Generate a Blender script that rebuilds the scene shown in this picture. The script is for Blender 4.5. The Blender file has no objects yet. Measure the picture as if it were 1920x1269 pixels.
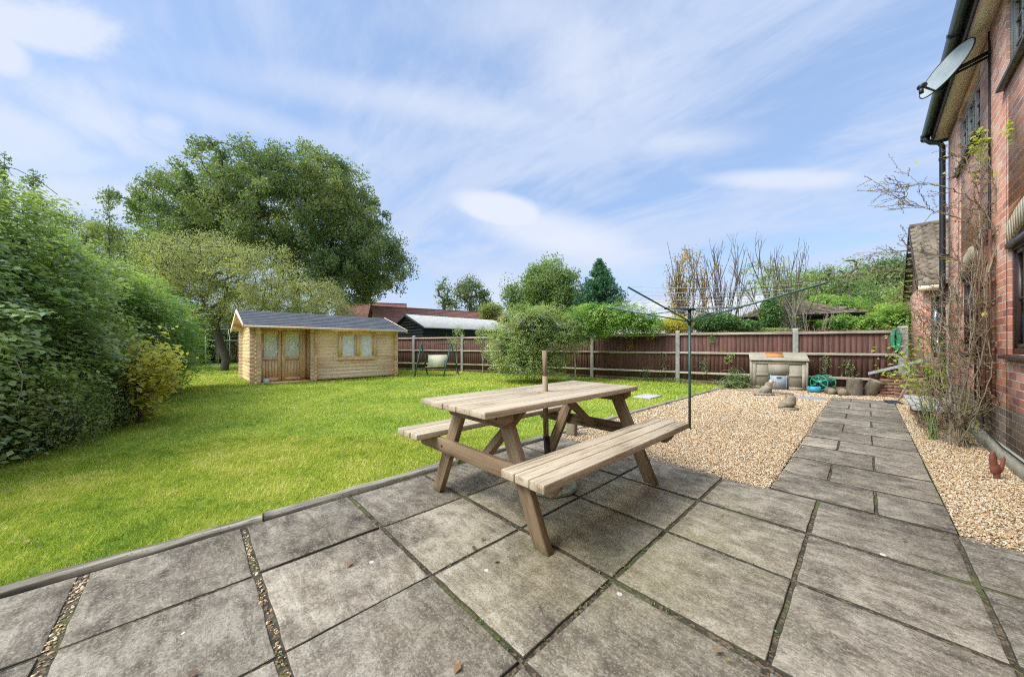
import bpy, bmesh, math, random
import numpy as np
from mathutils import Vector, Matrix
R_ = math.radians
random.seed(7)
SC = bpy.context.scene
COL = SC.collection

# ------------------------------------------------------------------ camera
CH = 1.14                                   # eye height
F_ = 632.0                                  # focal length in px of a 1920 px wide picture
YAW = math.atan(665 / 632)
FW = Vector((-math.sin(YAW), math.cos(YAW), 0)); RT = Vector((math.cos(YAW), math.sin(YAW), 0))
cam = bpy.data.cameras.new("camera"); camo = bpy.data.objects.new("camera", cam); COL.objects.link(camo)
camo.location = (0, 0, CH); camo.rotation_euler = (R_(90), 0, YAW)
cam.sensor_width = 36; cam.lens = 36 * F_ / 1920; cam.shift_y = 13.5 / 1920; cam.clip_end = 2000; cam.clip_start = 0.05
SC.camera = camo

def at(px, py, d):
    """world point seen in direction (px,py) at distance d in front of the camera"""
    l = (px - 960) / F_ * d
    p = FW * d + RT * l
    return Vector((p.x, p.y, CH + (648 - py) / F_ * d))

# ------------------------------------------------------------------ light
SUN_AZ = Vector((-0.38, -0.925)); SUN_EL = R_(50)
sl = bpy.data.lights.new("sun", 'SUN'); sl.energy = 1.0; sl.angle = R_(20); sl.color = (1, .93, .82)
so = bpy.data.objects.new("sun", sl); COL.objects.link(so)
sdir = Vector((SUN_AZ.x * math.cos(SUN_EL), SUN_AZ.y * math.cos(SUN_EL), math.sin(SUN_EL))).normalized()
so.rotation_euler = sdir.to_track_quat('Z', 'Y').to_euler(); so.location = (-30, -40, 60)

w = bpy.data.worlds.new("World"); SC.world = w; w.use_nodes = True
NT = w.node_tree; NT.nodes.clear()
def wn(t, **k):
    n = NT.nodes.new(t)
    for a, b in k.items(): setattr(n, a, b)
    return n
def wmath(op, a, b=None, c=None, clamp=False):
    n = wn('ShaderNodeMath', operation=op); n.use_clamp = clamp
    for i, v in enumerate((a, b, c)):
        if v is None: continue
        if isinstance(v, (int, float)): n.inputs[i].default_value = v
        else: NT.links.new(v, n.inputs[i])
    return n.outputs[0]
def wdot(v, vec):
    n = wn('ShaderNodeVectorMath', operation='DOT_PRODUCT'); NT.links.new(v, n.inputs[0]); n.inputs[1].default_value = vec
    return n.outputs['Value']
def wramp(v, a, b):
    n = wn('ShaderNodeMapRange', interpolation_type='SMOOTHSTEP'); NT.links.new(v, n.inputs[0])
    n.inputs[1].default_value = a; n.inputs[2].default_value = b
    return n.outputs[0]
tc = wn('ShaderNodeTexCoord'); D = tc.outputs['Generated']
sky = wn('ShaderNodeTexSky', sky_type='NISHITA'); sky.sun_disc = False
sky.sun_elevation = SUN_EL; sky.sun_rotation = math.atan2(SUN_AZ.x, SUN_AZ.y); sky.air_density = 1.0; sky.dust_density = .6; sky.ozone_density = 1.6
sep = wn('ShaderNodeSeparateXYZ'); NT.links.new(D, sep.inputs[0])
zc = wmath('ADD', wmath('MAXIMUM', sep.outputs[2], 0.0), 0.22)
u = wmath('DIVIDE', sep.outputs[0], zc); v = wmath('DIVIDE', sep.outputs[1], zc)
cmb = wn('ShaderNodeCombineXYZ'); NT.links.new(u, cmb.inputs[0]); NT.links.new(v, cmb.inputs[1])
mp = wn('ShaderNodeMapping'); NT.links.new(cmb.outputs[0], mp.inputs[0])
mp.inputs['Rotation'].default_value = (0, 0, R_(-62)); mp.inputs['Scale'].default_value = (.42, 1.05, 1); mp.inputs['Location'].default_value = (.9, .25, 0)
def wnoise(vec, sc, det, rough, dist):
    n = wn('ShaderNodeTexNoise'); NT.links.new(vec, n.inputs['Vector'])
    n.inputs['Scale'].default_value = sc; n.inputs['Detail'].default_value = det; n.inputs['Roughness'].default_value = rough; n.inputs['Distortion'].default_value = dist
    return n.outputs[0]
wisps = wramp(wmath('ADD', wmath('MULTIPLY', wnoise(mp.outputs[0], 1.5, 8, .6, .9), .72), wmath('MULTIPLY', wnoise(mp.outputs[0], 5.5, 8, .68, 1.4), .28)), .38, .60)
puffs = wnoise(D, 9, 9, .64, .5)
fine = wnoise(D, 3.2, 7, .62, .7)
mask = wmath('MULTIPLY', wisps, wmath('ADD', wmath('MULTIPLY', fine, .9), .42))
def blob(px, py, hx, hy, tilt=0, soft=.5, amt=1.0, nz=.9, cur=None):
    c = (FW * 1 + RT * ((px - 960) / F_) + Vector((0, 0, (648 - py) / F_))); L = c.length; c = c / L
    a = RT.copy(); a = (a - c * a.dot(c)).normalized(); b = c.cross(a).normalized()
    if b.z < 0: b = -b
    t = R_(tilt); a2 = a * math.cos(t) + b * math.sin(t); b2 = -a * math.sin(t) + b * math.cos(t)
    cd = wmath('MAXIMUM', wdot(D, c), .02)
    uu = wmath('DIVIDE', wmath('DIVIDE', wdot(D, a2), cd), hx / F_ / L); vv = wmath('DIVIDE', wmath('DIVIDE', wdot(D, b2), cd), hy / F_ / L)
    r = wmath('SQRT', wmath('ADD', wmath('MULTIPLY', uu, uu), wmath('MULTIPLY', vv, vv)))
    r = wmath('ADD', r, wmath('MULTIPLY', wmath('SUBTRACT', puffs, .5), nz))
    m = wmath('MULTIPLY', wramp(r, 1 + soft * .5, 1 - soft), amt)
    return m if cur is None else wmath('MAXIMUM', cur, m)
bmask = None
for i, b in enumerate([
    (940, 395, 95, 32, -12, .35, .95, .3), (1040, 440, 190, 42, -14, .7, .85, .3), (1130, 480, 120, 40, -10, 1, .6, .4),
    (1460, 336, 130, 18, 0, .7, .75, .3), (1290, 268, 110, 26, 5, 1, .5, .6), (1090, 110, 130, 90, -20, 1, .6, 1.2),
    (60, 45, 130, 45, -10, .5, .8, 2.2), (-5, 95, 40, 45, 0, .4, .8, 1), (195, 230, 100, 60, -35, .7, .65, 2.2), (295, 232, 45, 25, 0, .8, .5, 2),
    (40, 260, 110, 60, 0, .8, .6, 1.8), (140, 300, 80, 30, 0, .8, .5, 2), (950, 550, 70, 40, 0, .8, .5, 1),
    (760, 190, 300, 30, -8, 1, .5, .8), (480, 230, 220, 26, -16, 1, .4, .8), (1000, 30, 240, 50, 0, 1, .45, 1.2), (120, 370, 200, 50, 0, 1, .6, 1.2)]):
    bmask = blob(*b, cur=bmask)
horizon = wramp(sep.outputs[2], .30, -.02)
mask = wmath('MAXIMUM', mask, wmath('MULTIPLY', horizon, .85))
mask = wmath('ADD', wmath('MULTIPLY', mask, .88), .16, clamp=True)
def wmix(f, a, b, mode='MIX'):
    n = wn('ShaderNodeMixRGB', blend_type=mode)
    for i, v in enumerate((f, a, b)):
        if isinstance(v, (int, float)): n.inputs[i].default_value = v
        elif isinstance(v, tuple): n.inputs[i].default_value = (*v, 1)
        else: NT.links.new(v, n.inputs[i])
    return n.outputs[0]
clear = wmix(.6, sky.outputs[0], (1.25, 1.95, 3.3))
c1 = wmix(mask, clear, (2.36, 2.78, 3.66)); c2 = wmix(bmask, c1, (3.15, 3.35, 3.85))
# added fill: sky out of frame brightened overhead and round the sun
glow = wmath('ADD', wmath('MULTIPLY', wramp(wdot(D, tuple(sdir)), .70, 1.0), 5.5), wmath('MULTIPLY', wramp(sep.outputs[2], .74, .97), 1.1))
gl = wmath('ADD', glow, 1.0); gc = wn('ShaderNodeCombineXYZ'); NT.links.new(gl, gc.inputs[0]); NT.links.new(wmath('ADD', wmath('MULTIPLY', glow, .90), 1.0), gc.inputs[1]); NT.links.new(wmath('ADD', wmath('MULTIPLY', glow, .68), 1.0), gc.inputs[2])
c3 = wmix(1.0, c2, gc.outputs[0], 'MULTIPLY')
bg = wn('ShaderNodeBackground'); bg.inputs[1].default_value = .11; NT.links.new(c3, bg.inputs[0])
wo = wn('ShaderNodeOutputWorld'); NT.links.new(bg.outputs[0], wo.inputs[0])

SC.view_settings.view_transform = 'Standard'; SC.view_settings.look = 'None'; SC.view_settings.exposure = 1.25; SC.view_settings.gamma = 1
SC.cycles.use_denoising = False; SC.cycles.filter_width = 1.05; SC.cycles.sample_clamp_indirect = 4
SC.cycles.max_bounces = 6; SC.cycles.diffuse_bounces = 3; SC.cycles.transparent_max_bounces = 6

# ------------------------------------------------------------------ mesh helpers
class MB:
    def __init__(s): s.v = []; s.f = []; s.r = []
    def poly(s, pts, rnd=None):
        n = len(s.v); s.v += [tuple(p) for p in pts]; s.f.append(tuple(range(n, n + len(pts)))); s.r.append(random.random() if rnd is None else rnd)
    def raw(s, vs, fs, rnd=None):
        n = len(s.v); s.v += [tuple(p) for p in vs]; r = random.random() if rnd is None else rnd
        for f in fs: s.f.append(tuple(i + n for i in f)); s.r.append(r)
        return s
    def box(s, x0, x1, y0, y1, z0, z1, rnd=None):
        vs = [(x, y, z) for z in (z0, z1) for y in (y0, y1) for x in (x0, x1)]
        return s.raw(vs, [(0, 2, 3, 1), (4, 5, 7, 6), (0, 1, 5, 4), (2, 6, 7, 3), (0, 4, 6, 2), (1, 3, 7, 5)], rnd)
    def obox(s, c, ax, ay, az, rnd=None):
        c = Vector(c); vs = [c + ax * i + ay * j + az * k for k in (-1, 1) for j in (-1, 1) for i in (-1, 1)]
        return s.raw(vs, [(0, 2, 3, 1), (4, 5, 7, 6), (0, 1, 5, 4), (2, 6, 7, 3), (0, 4, 6, 2), (1, 3, 7, 5)], rnd)
    def bar(s, p, q, wd, th, up=(0, 0, 1), rnd=None):
        p = Vector(p); q = Vector(q); a = (q - p); L = a.length; a.normalize(); up = Vector(up)
        sd = a.cross(up)
        if sd.length < 1e-4: sd = a.cross(Vector((1, 0, 0)))
        sd.normalize(); u2 = sd.cross(a).normalized()
        return s.obox((p + q) / 2, a * (L / 2), sd * (wd / 2), u2 * (th / 2), rnd)
    def tube(s, pts, rad, n=8, rnd=None, cap=True):
        pts = [Vector(p) for p in pts]; m = len(pts)
        if not isinstance(rad, (list, tuple)): rad = [rad] * m
        ref = None; rings = []; base = len(s.v)
        for i, p in enumerate(pts):
            t = (pts[min(i + 1, m - 1)] - pts[max(i - 1, 0)])
            t = t.normalized() if t.length > 1e-9 else Vector((0, 0, 1))
            if ref is None:
                ref = t.cross(Vector((0, 0, 1)) if abs(t.z) < .9 else Vector((1, 0, 0))).normalized()
            ref = (ref - t * ref.dot(t))
            ref = ref.normalized() if ref.length > 1e-6 else t.orthogonal().normalized()
            b = t.cross(ref)
            for k in range(n):
                a = 2 * math.pi * k / n
                s.v.append(tuple(p + (ref * math.cos(a) + b * math.sin(a)) * rad[i]))
        r = random.random() if rnd is None else rnd
        for i in range(m - 1):
            for k in range(n):
                a = base + i * n + k; b2 = base + i * n + (k + 1) % n
                s.f.append((a, b2, b2 + n, a + n)); s.r.append(r)
        if cap:
            s.f.append(tuple(base + k for k in reversed(range(n)))); s.r.append(r)
            s.f.append(tuple(base + (m - 1) * n + k for k in range(n))); s.r.append(r)
        return s
    def lathe(s, prof, c=(0, 0, 0), n=24, rnd=None):
        r = random.random() if rnd is None else rnd; base = len(s.v); m = len(prof)
        for (ra, z) in prof:
            for k in range(n):
                a = 2 * math.pi * k / n; s.v.append((c[0] + ra * math.cos(a), c[1] + ra * math.sin(a), c[2] + z))
        for i in range(m - 1):
            for k in range(n):
                a = base + i * n + k; b = base + i * n + (k + 1) % n
                s.f.append((a, b, b + n, a + n)); s.r.append(r)
        s.f.append(tuple(base + k for k in reversed(range(n)))); s.r.append(r)
        s.f.append(tuple(base + (m - 1) * n + k for k in range(n))); s.r.append(r)
        return s
    def build(s, name, mat, parent=None, bevel=0, smooth=False, loc=None):
        """verts are given in world space; the mesh is stored relative to its parent's origin (or loc)"""
        o = np_obj(name, np.array(s.v, dtype=np.float32).reshape(-1, 3), s.f, s.r, mat, parent, smooth, loc)
        if bevel:
            b = o.modifiers.new('bevel', 'BEVEL'); b.width = bevel; b.segments = 2; b.limit_method = 'ANGLE'; b.angle_limit = R_(35)
        return o

def np_obj(name, V, Fc, rnd, mat, parent=None, smooth=False, loc=None, extra=None):
    me = bpy.data.meshes.new(name)
    org = Vector(loc) if loc is not None else (parent_world(parent) if parent else Vector((0, 0, 0)))
    V = np.asarray(V, dtype=np.float32) - np.array(org, dtype=np.float32)
    if isinstance(Fc, np.ndarray):
        nf, k = Fc.shape; idx = Fc.astype(np.int32).ravel(); starts = np.arange(nf, dtype=np.int32) * k; tot = np.full(nf, k, np.int32)
    else:
        nf = len(Fc); tot = np.array([len(f) for f in Fc], np.int32); idx = np.array([i for f in Fc for i in f], np.int32)
        starts = np.concatenate([[0], np.cumsum(tot)[:-1]]).astype(np.int32) if nf else np.zeros(0, np.int32)
    me.vertices.add(len(V)); me.vertices.foreach_set('co', V.ravel())
    me.loops.add(len(idx)); me.loops.foreach_set('vertex_index', idx)
    me.polygons.add(nf); me.polygons.foreach_set('loop_start', starts); me.polygons.foreach_set('loop_total', tot)
    me.update(calc_edges=True)
    a = me.attributes.new('rnd', 'FLOAT', 'FACE'); a.data.foreach_set('value', np.asarray(rnd, dtype=np.float32))
    if smooth: me.polygons.foreach_set('use_smooth', np.ones(nf, dtype=bool))
    me.materials.append(mat)
    o = bpy.data.objects.new(name, me); COL.objects.link(o)
    if parent:
        o.parent = parent
        if loc is not None: o.location = org - parent_world(parent)
    else: o.location = org
    return o
def parent_world(p):
    l = Vector(p.location)
    while p.parent: p = p.parent; l = l + p.location
    return l
def tag(o, label=None, cat=None, group=None, kind=None):
    if label: o['label'] = label
    if cat: o['category'] = cat
    if group: o['group'] = group
    if kind: o['kind'] = kind
    return o
def thing(name, label, cat, loc=(0, 0, 0), group=None):
    o = bpy.data.objects.new(name, None); COL.objects.link(o); o.location = loc; o.empty_display_size = .1
    return tag(o, label, cat, group)

# ------------------------------------------------------------------ materials
def new_mat(name):
    m = bpy.data.materials.new(name); m.use_nodes = True; nt = m.node_tree; nt.nodes.clear()
    out = nt.nodes.new('ShaderNodeOutputMaterial'); b = nt.nodes.new('ShaderNodeBsdfPrincipled'); nt.links.new(b.outputs[0], out.inputs[0])
    return m, nt, b, out
def rgba(c): return (c[0], c[1], c[2], 1)
class G:
    """small node-building helper"""
    def __init__(s, nt): s.nt = nt
    def n(s, t, **k):
        x = s.nt.nodes.new(t)
        for a, b in k.items(): setattr(x, a, b)
        return x
    def link(s, a, b): s.nt.links.new(a, b)
    def math(s, op, a, b=None, clamp=False):
        x = s.n('ShaderNodeMath', operation=op); x.use_clamp = clamp
        for i, v in enumerate((a, b)):
            if v is None: continue
            if isinstance(v, (int, float)): x.inputs[i].default_value = v
            else: s.link(v, x.inputs[i])
        return x.outputs[0]
    def mix(s, f, a, b, mode='MIX'):
        x = s.n('ShaderNodeMixRGB', blend_type=mode)
        for i, v in enumerate((f, a, b)):
            if isinstance(v, (int, float)): x.inputs[i].default_value = v
            elif isinstance(v, tuple): x.inputs[i].default_value = rgba(v)
            else: s.link(v, x.inputs[i])
        return x.outputs[0]
    def coord(s, which='Object', scale=(1, 1, 1), off=None, rot=(0, 0, 0)):
        t = s.n('ShaderNodeTexCoord'); m = s.n('ShaderNodeMapping'); s.link(t.outputs[which], m.inputs[0]); m.inputs['Scale'].default_value = scale; m.inputs['Rotation'].default_value = rot
        if off is not None:
            c = s.n('ShaderNodeCombineXYZ')
            for i in range(3): s.link(off, c.inputs[i])
            s.link(c.outputs[0], m.inputs['Location'])
        return m.outputs[0]
    def pos(s): return s.n('ShaderNodeNewGeometry').outputs['Position']
    def noise(s, vec, sc, det=4, rough=.55, dist=0):
        x = s.n('ShaderNodeTexNoise'); s.link(vec, x.inputs['Vector']); x.inputs['Scale'].default_value = sc; x.inputs['Detail'].default_value = det
        x.inputs['Roughness'].default_value = rough; x.inputs['Distortion'].default_value = dist
        return x.outputs[0]
    def vor(s, vec, sc, feat='F1', out='Distance', rand=1):
        x = s.n('ShaderNodeTexVoronoi', feature=feat); s.link(vec, x.inputs['Vector']); x.inputs['Scale'].default_value = sc; x.inputs['Randomness'].default_value = rand
        return x.outputs[out]
    def ramp(s, f, stops, interp='LINEAR'):
        x = s.n('ShaderNodeValToRGB'); x.color_ramp.interpolation = interp
        el = x.color_ramp.elements
        while len(el) > 1: el.remove(el[0])
        el[0].position = stops[0][0]; el[0].color = rgba(stops[0][1])
        for p, c in stops[1:]:
            e = el.new(p); e.color = rgba(c)
        s.link(f, x.inputs[0]); return x.outputs[0]
    def mr(s, f, a, b, c=0, d=1):
        x = s.n('ShaderNodeMapRange'); s.link(f, x.inputs[0]) if not isinstance(f, (int, float)) else None
        for i, v in enumerate((a, b, c, d)): x.inputs[i + 1].default_value = v
        return x.outputs[0]
    def attr(s, name='rnd'): return s.n('ShaderNodeAttribute', attribute_name=name).outputs['Fac']
    def orand(s): return s.n('ShaderNodeObjectInfo').outputs['Random']
    def bump(s, h, strength=.5, dist=.01, b=None):
        x = s.n('ShaderNodeBump'); x.inputs['Strength'].default_value = strength; x.inputs['Distance'].default_value = dist; s.link(h, x.inputs['Height'])
        if b is not None: s.link(x.outputs[0], b.inputs['Normal'])
        return x.outputs[0]

def plain(name, c, rough=.6, c2=None, scale=8, bump=0, metal=0, spec=.4, bscale=None, stretch=(1, 1, 1), bd=.01, rvar=0.0, det=5):
    m, nt, b, o = new_mat(name); g = G(nt)
    vec = g.coord('Object', stretch, off=g.math('MULTIPLY', g.orand(), 17))
    if c2 is None: c2 = tuple(x * .72 for x in c)
    f = g.mr(g.noise(vec, scale, det, .6), .32, .68)
    col = g.mix(f, c2, c)
    if rvar:
        k = g.math('ADD', g.math('MULTIPLY', g.attr(), rvar), 1 - rvar / 2)
        cc = g.n('ShaderNodeCombineXYZ'); [g.link(k, cc.inputs[i]) for i in range(3)]
        col = g.mix(1.0, col, cc.outputs[0], 'MULTIPLY')
    g.link(col, b.inputs['Base Color']); b.inputs['Roughness'].default_value = rough; b.inputs['Metallic'].default_value = metal; b.inputs['Specular IOR Level'].default_value = spec
    if bump: g.bump(g.noise(vec, bscale or scale * 3, 5, .6), bump, bd, b)
    return m

def wood(name, light, mid, dark, axis=0, rough=.75, fine=60, knots=True, rvar=.35, green=None, bump=.35, wear=None):
    """weathered timber, grain along the given local axis"""
    m, nt, b, o = new_mat(name); g = G(nt)
    st = [1, 1, 1]; st[axis] = .045
    off = g.math('ADD', g.math('MULTIPLY', g.attr(), 13), g.math('MULTIPLY', g.orand(), 7))
    vec = g.coord('Object', tuple(st), off=off)
    grain = g.noise(vec, fine * 1.3, 5, .65, .15); broad = g.noise(vec, fine * .22, 3, .5, .25)
    st2 = [1, 1, 1]; st2[axis] = .25
    blot = g.noise(g.coord('Object', tuple(st2), off=off), 7, 4, .6)
    f = g.math('ADD', g.math('MULTIPLY', grain, .45), g.math('ADD', g.math('MULTIPLY', broad, .35), g.math('MULTIPLY', blot, .3)))
    col = g.ramp(f, [(.43, dark), (.505, mid), (.58, light)])
    crk = g.mr(g.noise(g.coord('Object', tuple(.02 if i == axis else 1 for i in range(3)), off=off), fine * .8, 2, .5), .33, .28); col = g.mix(g.math('MULTIPLY', crk, .5), col, tuple(x * .6 for x in dark))
    k = g.math('ADD', g.math('MULTIPLY', g.attr(), rvar), 1 - rvar / 2)
    cc = g.n('ShaderNodeCombineXYZ'); [g.link(k, cc.inputs[i]) for i in range(3)]
    col = g.mix(1.0, col, cc.outputs[0], 'MULTIPLY')
    if knots:
        kv = g.vor(g.coord('Object', tuple(.35 if i == axis else 1 for i in range(3)), off=off), 5)
        kn = g.math('MULTIPLY', g.mr(kv, .075, .03), .65)
        col = g.mix(kn, col, dark)
    if green:
        gz = g.n('ShaderNodeSeparateXYZ'); g.link(g.pos(), gz.inputs[0])
        gm = g.math('MULTIPLY', g.mr(gz.outputs[2], green[1], 0.0), g.mr(g.noise(g.pos(), 25, 4), .4, .6))
        col = g.mix(g.math('MULTIPLY', gm, .8), col, green[0])
    g.link(col, b.inputs['Base Color']); b.inputs['Roughness'].default_value = rough; b.inputs['Specular IOR Level'].default_value = .25
    g.bump(f, bump, .004, b)
    return m

LB = 2.9
def leafmat(name, cols, trans=.4, rough=.5, patch=1.2, patchcol=None, spec=.35):
    """leaf colour varies per leaf and in broad natural patches"""
    m, nt, b, o = new_mat(name); g = G(nt)
    n = len(cols); cols = [tuple(min(.62, x * LB) for x in c) for c in cols]; stops = [((i + .0) / (n - 1) if n > 1 else 0, c) for i, c in enumerate(cols)]
    r = g.attr(); p = g.noise(g.pos(), patch, 3, .5)
    f = g.math('ADD', g.math('MULTIPLY', r, .62), g.mr(p, .34, .66, -.04, .44))
    col = g.ramp(f, stops)
    g.link(col, b.inputs['Base Color']); b.inputs['Roughness'].default_value = rough; b.inputs['Specular IOR Level'].default_value = spec
    trans = trans + .15; t = g.n('ShaderNodeBsdfTranslucent'); tcx = g.mix(1.0, col, (1.15, 1.2, .7), 'MULTIPLY'); g.link(tcx, t.inputs[0])
    ms = g.n('ShaderNodeMixShader'); ms.inputs[0].default_value = trans; g.link(b.outputs[0], ms.inputs[1]); g.link(t.outputs[0], ms.inputs[2]); g.link(ms.outputs[0], o.inputs[0])
    return m

M = {}
M['table_top'] = wood('table_top_wood', (.50, .405, .285), (.39, .305, .205), (.23, .17, .11), axis=1, rvar=.22, fine=62, bump=.7)
M['table_side'] = wood('table_frame_wood', (.26, .18, .105), (.165, .108, .06), (.07, .044, .025), axis=0, rvar=.3, green=((.07, .09, .03), .09))
M['pole_wood'] = wood('umbrella_pole_wood', (.34, .26, .17), (.22, .15, .09), (.12, .07, .04), axis=2, knots=False)
M['pole_dark'] = plain('dark_sleeve', (.035, .022, .014), .5)
M['moss_stone'] = plain('mossy_concrete', (.46, .46, .36), .9, (.16, .19, .09), 16, .6, bd=.006)
M['edging'] = wood('weathered_edging_timber', (.34, .30, .235), (.165, .14, .10), (.035, .03, .022), axis=1, rvar=.3, fine=24, bump=1.0, knots=True)
M['cabin_log'] = wood('cabin_pine', (.98, .71, .49), (.93, .62, .41), (.70, .41, .24), axis=1, rvar=.2, fine=30, bump=.2)
M['cabin_x'] = wood('cabin_pine_cross', (.90, .60, .33), (.78, .47, .23), (.50, .27, .12), axis=0, rvar=.3, fine=30, bump=.2)
M['cabin_door'] = wood('cabin_door_pine', (.94, .66, .40), (.86, .55, .30), (.62, .36, .18), axis=2, rvar=.16, fine=36, bump=.2)
M['felt'] = plain('grey_shingle_felt', (.105, .112, .125), .9, (.06, .065, .075), 40, .4, rvar=.3)
M['curtain'] = plain('white_curtain', (.95, .94, .93), .9, (.88, .87, .86), 22, .3, stretch=(1, 1, .1))
M['white_paint'] = plain('white_plastic', (.72, .72, .70), .45, (.6, .6, .58), 6)
M['conc_post'] = plain('concrete_post', (.42, .41, .37), .9, (.26, .26, .22), 9, .4, bscale=60)
M['conc_bunker'] = plain('precast_concrete', (.40, .35, .27), .9, (.27, .245, .17), 3.5, .4, bscale=60, rvar=.08)
M['galv'] = plain('galvanised_hatch', (.36, .40, .44), .6, (.25, .28, .32), 9)
M['terracotta'] = plain('orange_tile', (.62, .27, .07), .8, (.45, .18, .05), 14)
M['stone'] = plain('weathered_stone', (.34, .29, .21), .95, (.15, .125, .08), 11, .7, bscale=45, bd=.012)
M['stone_pale'] = plain('pale_weathered_stone', (.55, .50, .42), .95, (.36, .32, .24), 14, .6, bscale=45)
M['rust'] = plain('rust_red', (.26, .085, .05), .8, (.15, .05, .035), 12, .3)
M['green_metal'] = plain('green_coated_metal', (.035, .10, .085), .35, (.025, .07, .06), 10)
M['green_dark'] = plain('dark_green_plastic', (.02, .045, .04), .45)
M['green_plastic'] = plain('bright_green_plastic', (.03, .30, .16), .4, (.02, .22, .12), 10)
M['hose'] = plain('dark_green_hose', (.015, .085, .07), .45, (.01, .05, .045), 10)
M['blue_plastic'] = plain('blue_plastic', (.06, .30, .42), .45, (.05, .24, .36), 10)
M['rope'] = plain('washing_line', (.55, .58, .54), .6, (.42, .45, .42), 10)
M['swing_green'] = plain('swing_frame_green', (.03, .11, .09), .4)
M['swing_cloth'] = plain('swing_fabric', (.62, .60, .40), .85, (.52, .50, .33), 6, .2)
M['black_plastic'] = plain('black_plastic', (.022, .023, .026), .38, (.016, .017, .02), 9)
M['gutter'] = plain('gutter_plastic', (.035, .037, .042), .32, (.022, .023, .027), 5)
M['fascia'] = plain('brown_fascia', (.045, .028, .022), .45, (.03, .018, .014), 5)
M['soffit'] = plain('cream_soffit', (.86, .72, .54), .6, (.78, .64, .47), 3)
M['frame_brown'] = plain('dark_brown_window_frame', (.06, .032, .026), .35, (.04, .02, .017), 4)
M['frame_grey'] = plain('grey_brown_window_frame', (.30, .28, .275), .35, (.22, .20, .20), 4)
M['dish'] = plain('dish_grey', (.34, .37, .37), .45, (.22, .25, .26), 4)
M['dish_dark'] = plain('dish_dark', (.03, .035, .042), .4)
M['lamp_grey'] = plain('floodlight_grey', (.55, .56, .54), .4)
M['trellis'] = wood('trellis_wood', (.24, .12, .08), (.15, .065, .045), (.07, .03, .02), axis=2, knots=False, rvar=.3)
M['trunk_oak'] = plain('oak_bark', (.17, .14, .11), .95, (.09, .075, .06), 20, .6)
M['trunk_grey'] = plain('grey_bark', (.19, .165, .135), .95, (.10, .085, .065), 20, .5)
M['trunk_apple'] = plain('mossy_bark', (.12, .105, .07), .95, (.055, .05, .03), 16, .7)
M['stem_rose'] = plain('rose_cane', (.32, .25, .16), .8, (.17, .13, .075), 12, .3)
M['stem_dull'] = plain('dull_brown_stem', (.20, .165, .13), .9, (.11, .09, .07), 12)
M['stem_grey'] = plain('bare_grey_cane', (.33, .29, .23), .85, (.22, .19, .14), 12, .3)
M['stem_green'] = plain('green_cane', (.16, .20, .05), .7, (.10, .14, .035), 12)
M['stem_red'] = plain('reddish_twig', (.17, .075, .05), .85, (.10, .045, .03), 12)
M['core'] = plain('dark_inner_shade', (.05, .055, .028), .95, (.025, .028, .014), 5, .6)  # darkened colour stands in for the shade deep inside the foliage
M['logwood'] = plain('cut_log', (.36, .29, .20), .9, (.20, .16, .11), 12, .6, bscale=40)
M['bark'] = plain('log_bark', (.22, .17, .12), .95, (.10, .08, .055), 26, .9, bscale=60, stretch=(1, 1, .3))
M['slate_lid'] = plain('grey_slab', (.34, .35, .35), .7, (.22, .23, .23), 5, .3)
M['lawn_slab'] = plain('pale_concrete_slab', (.52, .50, .47), .9, (.40, .38, .35), 6, .4)
M['white_slab'] = plain('white_stone_top', (.62, .60, .57), .6, (.38, .36, .34), 7, .2)
M['black_wood'] = plain('black_boarding', (.022, .026, .033), .8, (.014, .017, .022), 8, .3)
M['pale_roof'] = plain('pale_fibre_roof', (.55, .53, .48), .85, (.42, .40, .36), 5, .3, rvar=.1)
M['white_roof'] = plain('white_sheet_roof', (.46, .46, .48), .8, (.34, .34, .35), 2, .2)
M['brown_wood'] = plain('brown_boarding', (.13, .085, .055), .85, (.09, .055, .035), 8, .3)
M['render_wall'] = plain('painted_wall', (.42, .38, .33), .9, (.34, .31, .27), 3)
M['alu'] = plain('greenhouse_frame', (.40, .42, .41), .45, (.3, .32, .31), 6)
M['fence_wood'] = wood('brown_fence_board', (.140, .068, .050), (.105, .050, .038), (.062, .031, .024), axis=2, rvar=.28, fine=45, knots=False, bump=.3, green=((.075, .085, .04), .35))
M['rail_wood'] = wood('grey_fence_rail', (.46, .40, .31), (.34, .29, .22), (.17, .14, .10), axis=0, rvar=.2, fine=40)

def glassmat(name, f, tint):
    m, nt, b, o = new_mat(name); g = G(nt); nt.nodes.remove(b)
    t = g.n('ShaderNodeBsdfTransparent'); t.inputs[0].default_value = rgba(tint); gl_ = g.n('ShaderNodeBsdfGlossy'); gl_.inputs['Roughness'].default_value = .04
    ms = g.n('ShaderNodeMixShader'); ms.inputs[0].default_value = f; g.link(t.outputs[0], ms.inputs[1]); g.link(gl_.outputs[0], ms.inputs[2]); g.link(ms.outputs[0], o.inputs[0]); return m
M['glass'] = glassmat('window_glass', .22, (.75, .8, .82)); M['clear'] = glassmat('clear_glass', .06, (1, 1, 1))

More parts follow.
